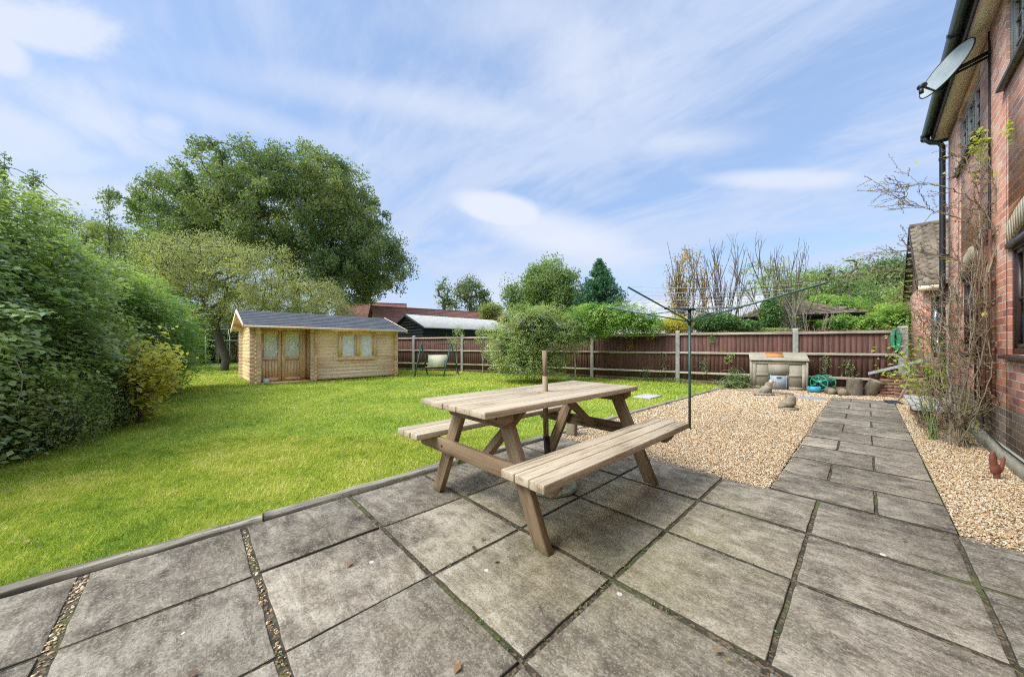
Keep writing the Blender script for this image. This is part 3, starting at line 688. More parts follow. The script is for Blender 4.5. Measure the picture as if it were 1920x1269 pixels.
# loose pebbles
def pebbles():
    def camd(P): return P[:, 0] * FW.x + P[:, 1] * FW.y
    areas = [(-2.70, -.54, 3.31, 10.3, 1), (.39, .90, 3.33, 10.2, 1), (-2.2, .85, 10.25, 11.3, 1)]
    Ps = []; Ss = []
    for x0, x1, y0, y1, kk in areas:
        A = (x1 - x0) * (y1 - y0); n = int(A * 10500); P = np.stack([RG.uniform(x0, x1, n), RG.uniform(y0, y1, n)], 1)
        d = camd(P); keep = RG.random(n) < np.clip((3.2 / np.maximum(d, .3)) ** 1.6, .12, 1); P = P[keep]; d = d[keep]
        Ps.append(P); Ss.append(np.clip(d / 3.6, 1, 2.1) * RG.uniform(.0038, .0085, len(P)))
    # a few strays spilled on the paving and packed into the wide joints
    n = 150; P = np.stack([RG.uniform(-2.65, -1.0, n), RG.normal(.235, .008, n)], 1); Ps.append(P); Ss.append(RG.uniform(.003, .007, n))
    n = 190; P = np.stack([RG.uniform(-2.65, -1.4, n), RG.normal(-.385, .011, n)], 1); Ps.append(P); Ss.append(RG.uniform(.003, .008, n))
    n = 260; P = np.stack([RG.uniform(-2.6, .85, n), 3.31 - np.abs(RG.normal(0, .035, n))], 1); P = P[(P[:, 0] < -.55) | (P[:, 0] > .4)]; Ps.append(P); Ss.append(RG.uniform(.003, .006, len(P)))
    n = 420; P = np.stack([-.53 + np.abs(RG.normal(0, .02, n)), RG.uniform(3.4, 10.2, n)], 1); Ps.append(P); Ss.append(RG.uniform(.003, .006, n))
    nst = [len(p) for p in Ps]
    P = np.concatenate(Ps); S = np.concatenate(Ss); n = len(P)
    z = np.full(n, .004); z[sum(nst[:3]):sum(nst[:5])] = .006; z[sum(nst[:5]):] = .014; z[:sum(nst[:3])] += RG.uniform(0, .009, sum(nst[:3]))
    base = np.array([(1, 0, 0), (.1, 1, 0), (-1, .1, 0), (0, -1, .05), (0, 0, 1), (0, 0, -1)], float)
    base = np.concatenate([base]); fc = np.array([(0, 1, 4), (1, 2, 4), (2, 3, 4), (3, 0, 4), (1, 0, 5), (2, 1, 5), (3, 2, 5), (0, 3, 5)])
    # 14-vertex stone: octahedron plus face centres pushed out
    cen = base[fc].mean(1); cen = cen / np.linalg.norm(cen, axis=1, keepdims=True) * .92; V0 = np.concatenate([base * .95, cen])
    F0 = []
    for i, f in enumerate(fc[:]):
        for a, b_ in ((f[0], f[1]), (f[1], f[2]), (f[2], f[0])): F0.append((a, b_, 6 + i))
    F0 = np.array(F0); F0 = F0[[i for i, f in enumerate(F0) if 5 not in f and not (f[2] >= 10 and False)]]
    ang = RG.uniform(0, 6.28, n); ca, sa = np.cos(ang), np.sin(ang); sc = RG.uniform(.7, 1.35, (n, 3)) * np.array([1.15, .9, .62]); jit = RG.normal(0, .10, (n, len(V0), 3))
    V = (V0[None] + jit) * sc[:, None] * S[:, None, None]
    X = V[:, :, 0] * ca[:, None] - V[:, :, 1] * sa[:, None]; Y = V[:, :, 0] * sa[:, None] + V[:, :, 1] * ca[:, None]
    tilt = RG.normal(0, .35, (n, 1)); Z = V[:, :, 2] + X * tilt
    V = np.stack([X + P[:, :1], Y + P[:, 1:2], Z + z[:, None]], 2)
    Fc = (F0[None] + (np.arange(n) * len(V0))[:, None, None]).reshape(-1, 3)
    o = np_obj('gravel', V.reshape(-1, 3), Fc, np.repeat(RG.random(n), len(F0)), M['pebble'])
    tag(o, 'golden pea gravel spread over the bed beside the paved path', 'gravel', kind='stuff')
pebbles()

# mown grass
def grass():
    n = 900000; P = np.stack([RG.uniform(-22, -2.715, n), RG.uniform(-2.6, 11.0, n)], 1)
    d = P[:, 0] * FW.x + P[:, 1] * FW.y; l = P[:, 0] * RT.x + P[:, 1] * RT.y
    ok = (d > .9) & (np.abs(l / np.maximum(d, .1)) < 1.62); P = P[ok]; d = d[ok]
    keep = RG.random(len(P)) < np.clip((2.6 / d) ** 1.35, .03, 1); P = P[keep]; d = d[keep]
    # denser second layer close by
    n2 = 150000; Q = np.stack([RG.uniform(-5.4, -2.715, n2), RG.uniform(-1.6, 4.5, n2)], 1); dq = Q[:, 0] * FW.x + Q[:, 1] * FW.y; ok = (dq > .9) & (dq < 4.2); Q = Q[ok]; dq = dq[ok]
    P = np.concatenate([P, Q]); d = np.concatenate([d, dq]); n = len(P)
    P3 = np.concatenate([P, np.zeros((n, 1))], 1); hf = .5 + .5 * nfield(P3, 2.2, 2)
    H = (RG.uniform(.014, .034, n) + .012 * hf) * np.clip(d / 7, 1, 1.6); W = .0024 * np.clip(d / 2.2, 1, 7)
    a = RG.uniform(0, 6.28, n); lean = RG.uniform(.2, 1.2, n) * H; b = RG.uniform(0, 6.28, n)
    dx, dy = np.cos(a) * W, np.sin(a) * W; tx, ty = np.cos(b) * lean, np.sin(b) * lean
    V = np.empty((n, 3, 3), np.float32); V[:, 0] = np.stack([P[:, 0] - dx, P[:, 1] - dy, 0 * d], 1); V[:, 1] = np.stack([P[:, 0] + dx, P[:, 1] + dy, 0 * d], 1); V[:, 2] = np.stack([P[:, 0] + tx, P[:, 1] + ty, H], 1)
    o = np_obj('grass', V.reshape(-1, 3), np.arange(n * 3).reshape(n, 3), RG.random(n), M['grass'])
    tag(o, 'short mown bright green grass of the lawn', 'grass', kind='stuff'); return n
print('blades', grass())

# fallen leaves
n = 420; P = np.stack([RG.uniform(-12, -2.8, n), RG.uniform(-1.4, 9.5, n), RG.uniform(.022, .035, n)], 1)
cl = P[RG.choice(n, 200)] + RG.normal(0, .12, (200, 3)) * np.array([1, 1, .02]); P = np.concatenate([P, cl])
pt = np.stack([RG.uniform(-2.6, .3, 26), RG.uniform(-.8, 3.2, 26), np.full(26, .022)], 1); P = np.concatenate([P, pt])
nn = np.tile([0., 0., 1.], (len(P), 1))
m_, nt_, b_, o_ = new_mat('dead_leaf'); g_ = G(nt_); g_.link(g_.ramp(g_.attr(), [(0, (.10, .06, .03)), (.6, (.22, .12, .05)), (1, (.36, .24, .10))]), b_.inputs['Base Color']); b_.inputs['Roughness'].default_value = .8
tag(add_leaves('fallen_leaves', P, .035, m_, None, nn, .8, .6, 0), 'small brown autumn leaves scattered over the lawn', 'leaves', kind='stuff')

# moss and seedlings in the joints
W_ = []
for k in range(420):
    if random.random() < .5: x = random.choice(XL[1:-1]); p = (x + random.gauss(0, .004), random.choice([random.uniform(-1, 3.3), random.uniform(.9, 2.6)]), .010)
    else: p = (random.uniform(-2.65, .85), random.choice(YL[2:-1]) + random.gauss(0, .004), .010)
    if nfield(np.array([p]), 3.3, 5)[0] > .1:
        for j in range(6): W_.append((p[0] + random.gauss(0, .006), p[1] + random.gauss(0, .006), .008 + random.random() * .008))
for k in range(60): x = -2.69 + random.gauss(0, .006); y = random.uniform(-.9, 3.2); [W_.append((x + random.gauss(0, .01), y + random.gauss(0, .02), .015 + .02 * random.random())) for j in range(5)]
tag(add_leaves('joint_moss', np.array(W_), .011, M['lf_dark'], None, None, .3, .5, 0), 'moss and tiny weeds growing in the joints between the slabs', 'moss', kind='stuff')

# ================================================================== EDGING
def edging(name, pts, wd, ht, label, rot=0):
    """a rough length of timber following pts, its top split and worn"""
    mb = MB(); n = len(pts); vs = []; fs = []
    P = [Vector(p) for p in pts]; K = 8
    for i, p in enumerate(P):
        t = (P[min(i + 1, n - 1)] - P[max(0, i - 1)]).normalized(); s_ = Vector((t.y, -t.x, 0))
        q = np.array([[p.x, p.y, 0.]]); w1 = 1 + .15 * float(nfield(q, 6, 1)[0]); h1 = ht * (1 + .16 * float(nfield(q, 7, 2)[0])); c = .012 + .012 * abs(float(nfield(q, 11, 3)[0]))
        prof = [(-.5, -.05), (-.5, h1 - c), (-.5 + .16, h1), (-.06, h1 - .004 * random.random()), (.10, h1 - .004 - .008 * random.random()), (.34, h1 - .002), (.5, h1 - c * .8), (.5, -.05)]
        for a, z in prof: vs.append(p + s_ * (a * wd * w1) + Vector((0, 0, z)))
    for i in range(n - 1):
        for k in range(K - 1): fs.append((i * K + k, i * K + k + 1, (i + 1) * K + k + 1, (i + 1) * K + k))
    fs.append(tuple(range(K))); fs.append(tuple((n - 1) * K + k for k in reversed(range(K))))
    mb.raw(vs, fs); return tag(mb.build(name, M['edging'], loc=P[0]), label, 'edging', 'timber edging along the lawn')
def line(x0, y0, x1, y1, st=.06):
    n = max(2, int(math.hypot(x1 - x0, y1 - y0) / st)); return [(x0 + (x1 - x0) * i / n, y0 + (y1 - y0) * i / n, 0) for i in range(n + 1)]
edging('timber_edging', line(-2.72, -1.9, -2.715, .33), .075, .036, 'split grey timber nearest the camera, lawn edge at bottom left')
edging('timber_edging', line(-2.715, .342, -2.755, 1.86), .08, .04, 'weathered edging timber between lawn and patio left of the picnic table')
edging('timber_edging', line(-2.75, 1.875, -2.72, 3.34), .075, .038, 'edging timber between lawn and patio behind the picnic table')
edging('timber_edging', line(-2.71, 3.36, -2.69, 6.6, .1), .05, .045, 'narrow edging board between lawn and gravel near the washing line')
edging('timber_edging', line(-2.69, 6.62, -2.66, 9.7, .1) + line(-2.65, 9.75, -2.35, 10.5, .1), .05, .045, 'far narrow edging board ending by the concrete bunker')
mb = MB(); mb.tube([(-2.25, 9.95, .03), (-1.7, 9.98, .035), (-1.15, 9.93, .03)], [.035, .04, .032], 8); tag(mb.build('log_rail', M['logwood'], loc=(-1.7, 9.97, 0)), 'low pale timber rail lying in the gravel before the concrete bunker', 'rail')

# ================================================================== PICNIC TABLE
TB = Vector((-1.765, 2.07, 0))
pt = thing('picnic_table', 'weathered wooden picnic table with attached benches on the patio', 'picnic table', TB)
ZP = .016
def oboard(name, p0, p1, wd, th, mat, parent, up=(0, 0, 1), bevel=.005, cut=0):
    """board with its grain along local X"""
    p0 = Vector(p0); p1 = Vector(p1); a = p1 - p0; L = a.length; a.normalize(); up = Vector(up)
    s_ = a.cross(up).normalized(); u2 = s_.cross(a).normalized()
    mb = MB(); h, t = wd / 2, th / 2
    vs = [(-L / 2, -t, -h), (-L / 2, -t, h), (-L / 2, t, -h), (-L / 2, t, h), (L / 2, -t, -h), (L / 2, -t, h), (L / 2, t, -h), (L / 2, t, h)]
    if cut:   # bevelled lower corners at both ends
        prof = [(-L / 2 + cut, -h), (L / 2 - cut, -h), (L / 2, -h + wd * .55), (L / 2, h), (-L / 2, h), (-L / 2, -h + wd * .55)]
        vs = [(x, -t, z) for x, z in prof] + [(x, t, z) for x, z in prof]; n = 6
        fs = [tuple(range(n)), tuple(reversed(range(n, 2 * n)))] + [(i, i + n, (i + 1) % n + n, (i + 1) % n) for i in range(n)]
    else: fs = [(0, 1, 3, 2), (4, 6, 7, 5), (0, 4, 5, 1), (2, 3, 7, 6), (0, 2, 6, 4), (1, 5, 7, 3)]
    mb.raw(vs, fs)
    c = (p0 + p1) / 2; o = np_obj(name, np.array(mb.v), mb.f, mb.r, mat, None)
    o.matrix_world = Matrix.Translation(c) @ Matrix((a, s_, u2)).transposed().to_4x4()
    if parent: o.parent = parent; o.location = c - parent_world(parent)
    if bevel:
        b = o.modifiers.new('bevel', 'BEVEL'); b.width = bevel; b.segments = 2; b.limit_method = 'ANGLE'; b.angle_limit = R_(30)
    return o
top = MB(); rot = 0
def tx(x, y): y = y * .893 - .047; return (TB.x + x * math.cos(rot) - y * math.sin(rot), TB.y + x * math.sin(rot) + y * math.cos(rot))
wT = .134; 
for i in range(5):
    x0 = -.353 + i * .1413; e0 = random.uniform(-.006, .006); e1 = random.uniform(-.006, .006)
    pts = [(x0, -.985 + e0), (x0 + wT + .004, -.985 + e0), (x0 + wT + .004, .985 + e1), (x0, .985 + e1)]
    q = [tx(*p) for p in pts]; zt = .777 + random.uniform(-.0015, .0015)
    if i == 2:   # hole left for the umbrella pole: the plank is split round it
        for a0, a1 in ((-.985, -.055), (-.015, .985)):
            qq = [tx(x0, a0), tx(x0 + wT + .004, a0), tx(x0 + wT + .004, a1), tx(x0, a1)]
            top.raw([(a, b, zt - .038) for a, b in qq] + [(a, b, zt) for a, b in qq], [(3, 2, 1, 0), (4, 5, 6, 7), (0, 1, 5, 4), (1, 2, 6, 5), (2, 3, 7, 6), (3, 0, 4, 7)], .5)
        for b0, b1 in ((x0, x0 + .045), (x0 + .093, x0 + wT + .004)):
            qq = [tx(b0, -.055), tx(b1, -.055), tx(b1, -.015), tx(b0, -.015)]
            top.raw([(a, b, zt - .038) for a, b in qq] + [(a, b, zt - .0005) for a, b in qq], [(3, 2, 1, 0), (4, 5, 6, 7), (0, 1, 5, 4), (1, 2, 6, 5), (2, 3, 7, 6), (3, 0, 4, 7)], .5)
        continue
    top.raw([(a, b, zt - .038) for a, b in q] + [(a, b, zt) for a, b in q], [(3, 2, 1, 0), (4, 5, 6, 7), (0, 1, 5, 4), (1, 2, 6, 5), (2, 3, 7, 6), (3, 0, 4, 7)])
top.build('tabletop', M['table_top'], pt, bevel=.006)
for sgn in (-1, 1):
    bn = MB()
    for i in range(3):
        x0 = TB.x + (.455 if sgn > 0 else -.755) + i * .1015; e = random.uniform(-.005, .005)
        bn.box(x0, x0 + .0945, TB.y - .905 + e, TB.y + .905 + e, .456, .500 + random.uniform(-.001, .001))
    bn.build('bench_seat', M['table_top'], pt, bevel=.006)
for yy, o_ in ((TB.y - .67, -1), (TB.y + .67, 1)):
    oboard('bench_beam', (TB.x - .735, yy + o_ * .046, .405), (TB.x + .70, yy + o_ * .046, .405), .098, .044, M['table_side'], pt, cut=.05)
    oboard('top_beam', (TB.x - .335, yy + o_ * .046, .693), (TB.x + .335, yy + o_ * .046, .693), .088, .044, M['table_side'], pt, cut=.07)
    for sgn in (-1, 1):
        a = Vector((TB.x + sgn * .545, yy, ZP - .002)); b = Vector((TB.x + sgn * .215, yy, .735)); d = (b - a).normalized()
        o = oboard('leg', a, b, .098, .046, M['table_side'], pt, up=Vector((sgn, 0, 0)), bevel=.004)
        ang = math.atan2(abs(d.x), d.z)          # square the foot and head off level
        for v_ in o.data.vertices: v_.co.x -= math.tan(ang) * v_.co.z
    oboard('brace', (TB.x, yy - o_ * .03, .40), (TB.x, yy - o_ * .47, .732), .07, .044, M['table_side'], pt, up=(1, 0, 0))
for yy, o_ in ((TB.y - .67, -1), (TB.y + .67, 1)):
    for bx_, bz_ in ((-.385, .405), (.385, .405), (-.225, .70), (.225, .70)): mb = MB(); mb.tube([(TB.x + bx_, yy + o_ * .069, bz_), (TB.x + bx_, yy + o_ * .073, bz_)], .009, 8); mb.build('bolt', M['dish_dark'], pt)
# umbrella base and pole
ub = thing('parasol_base', 'round mossy concrete parasol base with bare wooden pole through the picnic table', 'parasol base', (-1.725, 2.075, 0))
mb = MB(); mb.lathe([(.18, .014), (.198, .022), (.20, .045), (.185, .058), (.11, .066), (.085, .10), (.055, .13), (.03, .14)], (-1.725, 2.075, 0), 32); mb.build('foot', M['moss_stone'], ub, smooth=True)
mb = MB(); mb.tube([(-1.735, 2.062, .12), (-1.757, 2.047, .42)], .026, 16); mb.build('sleeve', M['pole_dark'], ub, smooth=True)
mb = MB(); mb.tube([(-1.76, 2.047, .42), (-1.76, 2.035, .90)], .0215, 16); mb.tube([(-1.76, 2.035, .90), (-1.76, 2.03, 1.10)], .0185, 16); mb.build('pole', M['pole_wood'], ub, smooth=False)

# ================================================================== ROTARY AIRER
RA = Vector((-1.66, 4.915, 0))
ra = thing('rotary_airer', 'open rotary washing line on green metal pole in the gravel', 'washing line', RA)
mb = MB(); mb.tube([RA, RA + Vector((0, 0, 1.42))], .0165, 14); mb.build('pole', M['green_metal'], ra, smooth=True)
mb = MB(); mb.tube([RA + Vector((0, 0, 1.42)), RA + Vector((0, 0, 1.64))], .021, 14); mb.tube([RA + Vector((0, 0, 1.45)), RA + Vector((0, 0, 1.50))], .036, 14); mb.tube([RA + Vector((0, 0, 1.625)), RA + Vector((0, 0, 1.645))], .065, 14); mb.build('hub', M['green_dark'], ra)
tips = []
for k, ang in enumerate((-7, 83, 173, 263)):
    d = Vector((math.cos(R_(ang)), math.sin(R_(ang)), 0)); p0 = RA + d * .03 + Vector((0, 0, 1.475)); p1 = RA + d * 1.40 + Vector((0, 0, 1.79)); tips.append((p0, p1))
    mb = MB(); mb.tube([p0, p1], .0095, 10); am = mb.build('arm', M['green_metal'], ra, smooth=True)
    mb = MB(); pm = p0.lerp(p1, .42); mb.tube([RA + d * .06 + Vector((0, 0, 1.635)), pm], .006, 8); mb.tube([pm - d * .02, pm + d * .02], .016, 8); mb.build('strut', M['green_metal'], ra)
mb = MB()
for f in (.46, .56, .66, .76, .86, .985):
    for k in range(4):
        a = tips[k][0].lerp(tips[k][1], f) + Vector((0, 0, .012)); b = tips[(k + 1) % 4][0].lerp(tips[(k + 1) % 4][1], f) + Vector((0, 0, .012))
        pts = [a.lerp(b, t) - Vector((0, 0, .035 * f * 4 * t * (1 - t))) for t in (0, .25, .5, .75, 1)]
        mb.tube(pts, .0021, 5, cap=False)
mb.build('line', M['rope'], ra)

# ================================================================== LOG CABIN
CX, CY0, CY1 = -12.15, 1.33, 5.50          # front wall plane, left and right ends
cb = thing('log_cabin', 'pine log summerhouse with grey felt roof standing on the far lawn', 'summerhouse', (-13.7, 3.4, 0))
def logs_y(mb, x, y0, y1, z0, z1, t=.045, h=.118):
    z = z0
    while z < z1 - .005:
        zt = min(z + h, z1); m_ = (zt - z) * .09
        prof = [(-t / 2, z), (t / 2 - .008, z), (t / 2, z + .012), (t / 2, zt - .012), (t / 2 - .008, zt), (-t / 2, zt)]
        vs = [(x + a, y0, b) for a, b in prof] + [(x + a, y1, b) for a, b in prof]; n = 6
        mb.raw(vs, [tuple(range(n)), tuple(reversed(range(n, 2 * n)))] + [(i, i + n, (i + 1) % n + n, (i + 1) % n) for i in range(n)]); z = zt
def logs_x(mb, y, x0, x1, z0, z1, t=.045, h=.118):
    z = z0
    while z < z1 - .005:
        zt = min(z + h, z1)
        prof = [(-t / 2, z + .012), (-t / 2 + .008, z), (t / 2, z), (t / 2, zt), (-t / 2 + .008, zt), (-t / 2, zt - .012)]
        vs = [(x0, y + a, b) for a, b in prof] + [(x1, y + a, b) for a, b in prof]; n = 6
        mb.raw(vs, [tuple(range(n)), tuple(reversed(range(n, 2 * n)))] + [(i, i + n, (i + 1) % n + n, (i + 1) % n) for i in range(n)]); z = zt
WT = 1.70; PY = 2.86; DX = CX - .36; BX = -15.35
mb = MB(); wy0, wy1, wz0, wz1 = 3.60, 4.74, .73, 1.55
logs_y(mb, CX, PY - .13, CY1 + .12, .05, wz0); logs_y(mb, CX, PY - .13, wy0, wz0, wz1); logs_y(mb, CX, wy1, CY1 + .12, wz0, wz1); logs_y(mb, CX, PY - .13, CY1 + .12, wz1, WT)
logs_y(mb, CX, CY0 - .13, CY0 + .13, .05, WT)          # log ends at the porch's left corner
mb.build('front_wall', M['cabin_log'], cb)
mb = MB(); logs_x(mb, CY1, BX, CX + .12, .0, WT); mb.build('side_wall', M['cabin_x'], cb); mb = MB(); logs_x(mb, PY, DX, CX + .12, .0, WT); mb.build('porch_wall', M['cabin_x'], cb)
mb = MB(); logs_x(mb, CY0, BX, DX - .25, .0, WT); logs_x(mb, CY0, DX - .25, CX - .0, .0, .74); logs_x(mb, CY0, DX - .25, CX + .12, 1.50, WT); logs_x(mb, CY0, CX - .14, CX + .12, 0, 1.5)
mb.build('side_wall', M['cabin_x'], cb)
mb = MB(); logs_y(mb, BX, CY0 - .12, CY1 + .12, .0, WT); mb.build('back_wall', M['cabin_log'], cb)
mb = MB()
for i in range(10): mb.box(DX - .02, DX + .02, CY0 + .02 + i * .151, CY0 + .17 + i * .151, .06, WT)
mb.build('door_wall', M['cabin_door'], cb)
mb = MB(); mb.box(DX, CX + .02, CY0 - .02, PY, -.01, .05); mb.build('threshold', M['cabin_x'], cb)
# double door
dy0, dyw = 1.44, .565
for k in range(2):
    a = dy0 + k * (dyw + .015); b = a + dyw; X = DX + .022
    mb = MB()
    mb.box(X, X + .04, a, a + .085, .06, 1.60); mb.box(X, X + .04, b - .085, b, .06, 1.60); mb.box(X, X + .04, a + .085, b - .085, 1.50, 1.60); mb.box(X, X + .04, a + .085, b - .085, .70, .79); mb.box(X, X + .04, a + .085, b - .085, .06, .16)
    for i in range(5): w_ = (dyw - .17) / 5; mb.box(X, X + .022, a + .085 + i * w_ + .003, a + .085 + (i + 1) * w_ - .003, .16, .70)
    dr = mb.build('door', M['cabin_door'], cb)
    mb = MB(); mb.box(X + .012, X + .018, a + .087, b - .087, .792, 1.498); mb.build('pane', M['clear'], dr)
    mb = MB(); n = 24; ya = a + .09; yb = b - .09
    for i in range(n):
        t0, t1 = i / n, (i + 1) / n
        if k == 0 and t0 < .12: continue
        f0 = X + .004 + .003 * math.sin(t0 * 26); f1 = X + .004 + .003 * math.sin(t1 * 26)
        mb.poly([(f0, ya + (yb - ya) * t0, .79), (f1, ya + (yb - ya) * t1, .79), (f1, ya + (yb - ya) * t1, 1.5), (f0, ya + (yb - ya) * t0, 1.5)], .5)
    mb.build('curtain', M['curtain'], dr)
    if k == 1:
        mb = MB(); mb.box(X + .04, X + .05, a + .02, a + .055, .84, 1.0); mb.tube([(X + .05, a + .037, .95), (X + .08, a + .037, .95), (X + .08, a + .12, .95)], .008, 6); mb.build('handle', M['white_paint'], dr)
        mb = MB(); mb.box(X + .041, X + .046, b - .12, b - .05, 1.10, 1.2); mb.build('notice', M['white_paint'], dr)
mb = MB(); mb.box(DX + .018, DX + .07, dy0 - .07, dy0 - .003, .05, 1.68); mb.box(DX + .018, DX + .07, dy0 + 2 * dyw + .018, dy0 + 2 * dyw + .085, .05, 1.68); mb.box(DX + .018, DX + .07, dy0 - .003, dy0 + 2 * dyw + .018, 1.605, 1.68); mb.build('door_frame', M['cabin_door'], cb)
# window
mb = MB(); X = CX + .0; fw = .06
for a, b, c, d in ((wy0 - .06, wy1 + .06, wz1 - .02, wz1 + .06), (wy0 - .06, wy1 + .06, wz0 - .06, wz0 + .02), (wy0 - .06, wy0 + .03, wz0 + .02, wz1 - .02), (wy1 - .03, wy1 + .06, wz0 + .02, wz1 - .02)): mb.box(X, X + .048, a, b, c, d)
ym = (wy0 + wy1) / 2; mb.box(X - .01, X + .042, ym - .055, ym + .055, wz0 + .02, wz1 - .02)
wf = mb.build('window', M['cabin_door'], cb)
for a, b in ((wy0 + .03, ym - .055), (ym + .055, wy1 - .03)):
    mb = MB()
    for c, d, e, f in ((a, b, wz0 + .02, wz0 + .065), (a, b, wz1 - .065, wz1 - .02), (a, a + .045, wz0 + .065, wz1 - .065), (b - .045, b, wz0 + .065, wz1 - .065)): mb.box(X - .005, X + .03, c, d, e, f)
    mb.build('casement', M['cabin_door'], wf)
    mb = MB(); mb.box(X + .008, X + .013, a + .046, b - .046, wz0 + .066, wz1 - .066); mb.build('pane', M['clear'], wf)
    mb = MB(); n = 20
    for i in range(n):
        t0, t1 = i / n, (i + 1) / n; f0 = X - .006 + .004 * math.sin(t0 * 22); f1 = X - .006 + .004 * math.sin(t1 * 22)
        mb.poly([(f0, a + .046 + (b - a - .09) * t0, wz0 + .066), (f1, a + .046 + (b - a - .09) * t1, wz0 + .066), (f1, a + .046 + (b - a - .09) * t1, wz1 - .066), (f0, a + .046 + (b - a - .09) * t0, wz1 - .066)], .5)
    mb.build('curtain', M['curtain'], wf)
mb = MB(); mb.box(X + .03, X + .075, wy0 - .08, wy1 + .08, wz0 - .075, wz0 - .045); mb.build('window_sill', M['cabin_door'], cb)
# roof
RX, EX, BE, RZ, EZ, RY0, RY1 = -13.85, -11.83, -15.87, 2.27, 1.70, 1.03, 5.84
def slope_pt(x): return RZ - (RZ - EZ) * abs(x - RX) / (EX - RX)
mb = MB(); th = .03
for s_ in (1, -1):
    n = 9; m_ = 34
    for i in range(n):
        for j in range(m_):
            xa = RX + s_ * (EX - RX) * i / n; xb = RX + s_ * (EX - RX) * (i + 1) / n + s_ * .01
            ya = RY0 + (RY1 - RY0) * j / m_; yb = RY0 + (RY1 - RY0) * (j + 1) / m_; za = slope_pt(xa) + .012; zb = slope_pt(xb) + .022
            r = random.random(); q = [(xa, ya, za), (xa, yb, za), (xb, yb, zb), (xb, ya, zb)]
            if s_ < 0: q.reverse()
            mb.poly(q, r); mb.poly([(xb, ya, zb), (xb, yb, zb), (xb, yb, zb - .014), (xb, ya, zb - .014)], r)
mb.build('roof_felt', M['felt'], cb)
mb = MB()
for s_ in (1, -1):
    e = EX if s_ > 0 else BE
    mb.raw([(RX, RY0 + .01, RZ - .03), (RX, RY1 - .01, RZ - .03), (e, RY1 - .01, EZ - .03), (e, RY0 + .01, EZ - .03), (RX, RY0 + .01, RZ), (RX, RY1 - .01, RZ), (e, RY1 - .01, EZ), (e, RY0 + .01, EZ)], [(0, 1, 2, 3), (7, 6, 5, 4), (0, 4, 5, 1), (1, 5, 6, 2), (2, 6, 7, 3), (3, 7, 4, 0)])
mb.build('roof_boards', M['cabin_log'], cb)
for yy in (RY0, RY1):
    mb = MB()
    for s_ in (1, -1):
        e = EX if s_ > 0 else BE; y0, y1 = yy - .012, yy + .012
        mb.raw([(RX, y0, RZ - .10), (e, y0, EZ - .10), (e, y0, EZ + .025), (RX, y0, RZ + .03), (RX, y1, RZ - .10), (e, y1, EZ - .10), (e, y1, EZ + .025), (RX, y1, RZ + .03)], [(0, 1, 2, 3), (7, 6, 5, 4), (0, 4, 5, 1), (1, 5, 6, 2), (2, 6, 7, 3), (3, 7, 4, 0)])
    mb.build('bargeboard', M['cabin_log'], cb)
mb = MB(); mb.box(EX - .002, EX + .02, RY0 + .013, RY1 - .013, EZ - .055, EZ + .012); mb.build('eaves_board', M['cabin_log'], cb)
for yy in (CY0, CY1):     # gable boarding
    mb = MB()
    n = 5
    for i in range(n):
        z0 = WT + (RZ - .035 - WT) * i / n; z1 = WT + (RZ - .035 - WT) * (i + 1) / n - .004; hw0 = (RZ - .04 - z0) / (RZ - EZ) * (EX - RX); hw1 = max(0.01, (RZ - .04 - z1) / (RZ - EZ) * (EX - RX))
        mb.raw([(RX - hw0, yy - .02, z0), (RX + hw0, yy - .02, z0), (RX + hw1, yy - .02, z1), (RX - hw1, yy - .02, z1), (RX - hw0, yy + .02, z0), (RX + hw0, yy + .02, z0), (RX + hw1, yy + .02, z1), (RX - hw1, yy + .02, z1)], [(0, 1, 2, 3), (7, 6, 5, 4), (0, 4, 5, 1), (1, 5, 6, 2), (2, 6, 7, 3), (3, 7, 4, 0)])
    mb.build('gable', M['cabin_x'], cb)
for xx, zz in ((RX, RZ - .09), (EX - .75, EZ + .13), (BE + .75, EZ + .13)): mb = MB(); mb.box(xx - .05, xx + .05, RY0 + .02, CY0 - .02, zz - .1, zz); mb.build('purlin', M['cabin_x'], cb)
mb = MB(); mb.lathe([(.05, 0), (.075, .03), (.08, .12), (.06, .17), (.02, .18)], (CX - .02, CY0 + .26, .0), 12); tag(mb.build('white_sack', M['white_paint'], smooth=True, loc=(CX - .02, CY0 + .26, 0)), 'small white bundle on the ground by the cabin doorstep', 'bundle')

# ================================================================== SWING SEAT
sw = thing('garden_swing', 'green framed garden swing seat with pale fabric by the fence', 'swing seat', (-11.2, 6.8, 0))
F1, F2, B1, B2 = Vector((-11.28, 5.85, 0)), Vector((-10.56, 6.6, 0)), Vector((-11.95, 6.75, 0)), Vector((-11.1, 7.64, 0))
T1, T2 = (F1 + B1) / 2 + Vector((0, 0, 1.20)), (F2 + B2) / 2 + Vector((0, 0, 1.22))
for a, t in ((F1, T1), (B1, T1), (F2, T2), (B2, T2)):
    mb = MB(); mb.tube([a, t], .026, 8); mb.build('leg', M['swing_green'], sw)
for a_, b_2 in ((T1, T2), (F1.lerp(T1, .42), B1.lerp(T1, .42)), (F2.lerp(T2, .42), B2.lerp(T2, .42))): mb = MB(); mb.tube([a_, b_2], .017, 8); mb.build('crossbar', M['swing_green'], sw)
ax = (T2 - T1).normalized(); fr = Vector((ax.y, -ax.x, 0)); mid = (T1 + T2) / 2; mid.z = 0
A = mid - ax * .36; B = mid + ax * .36
mb = MB(); s0, s1 = fr * .30, -fr * .08; bk = -fr * .26
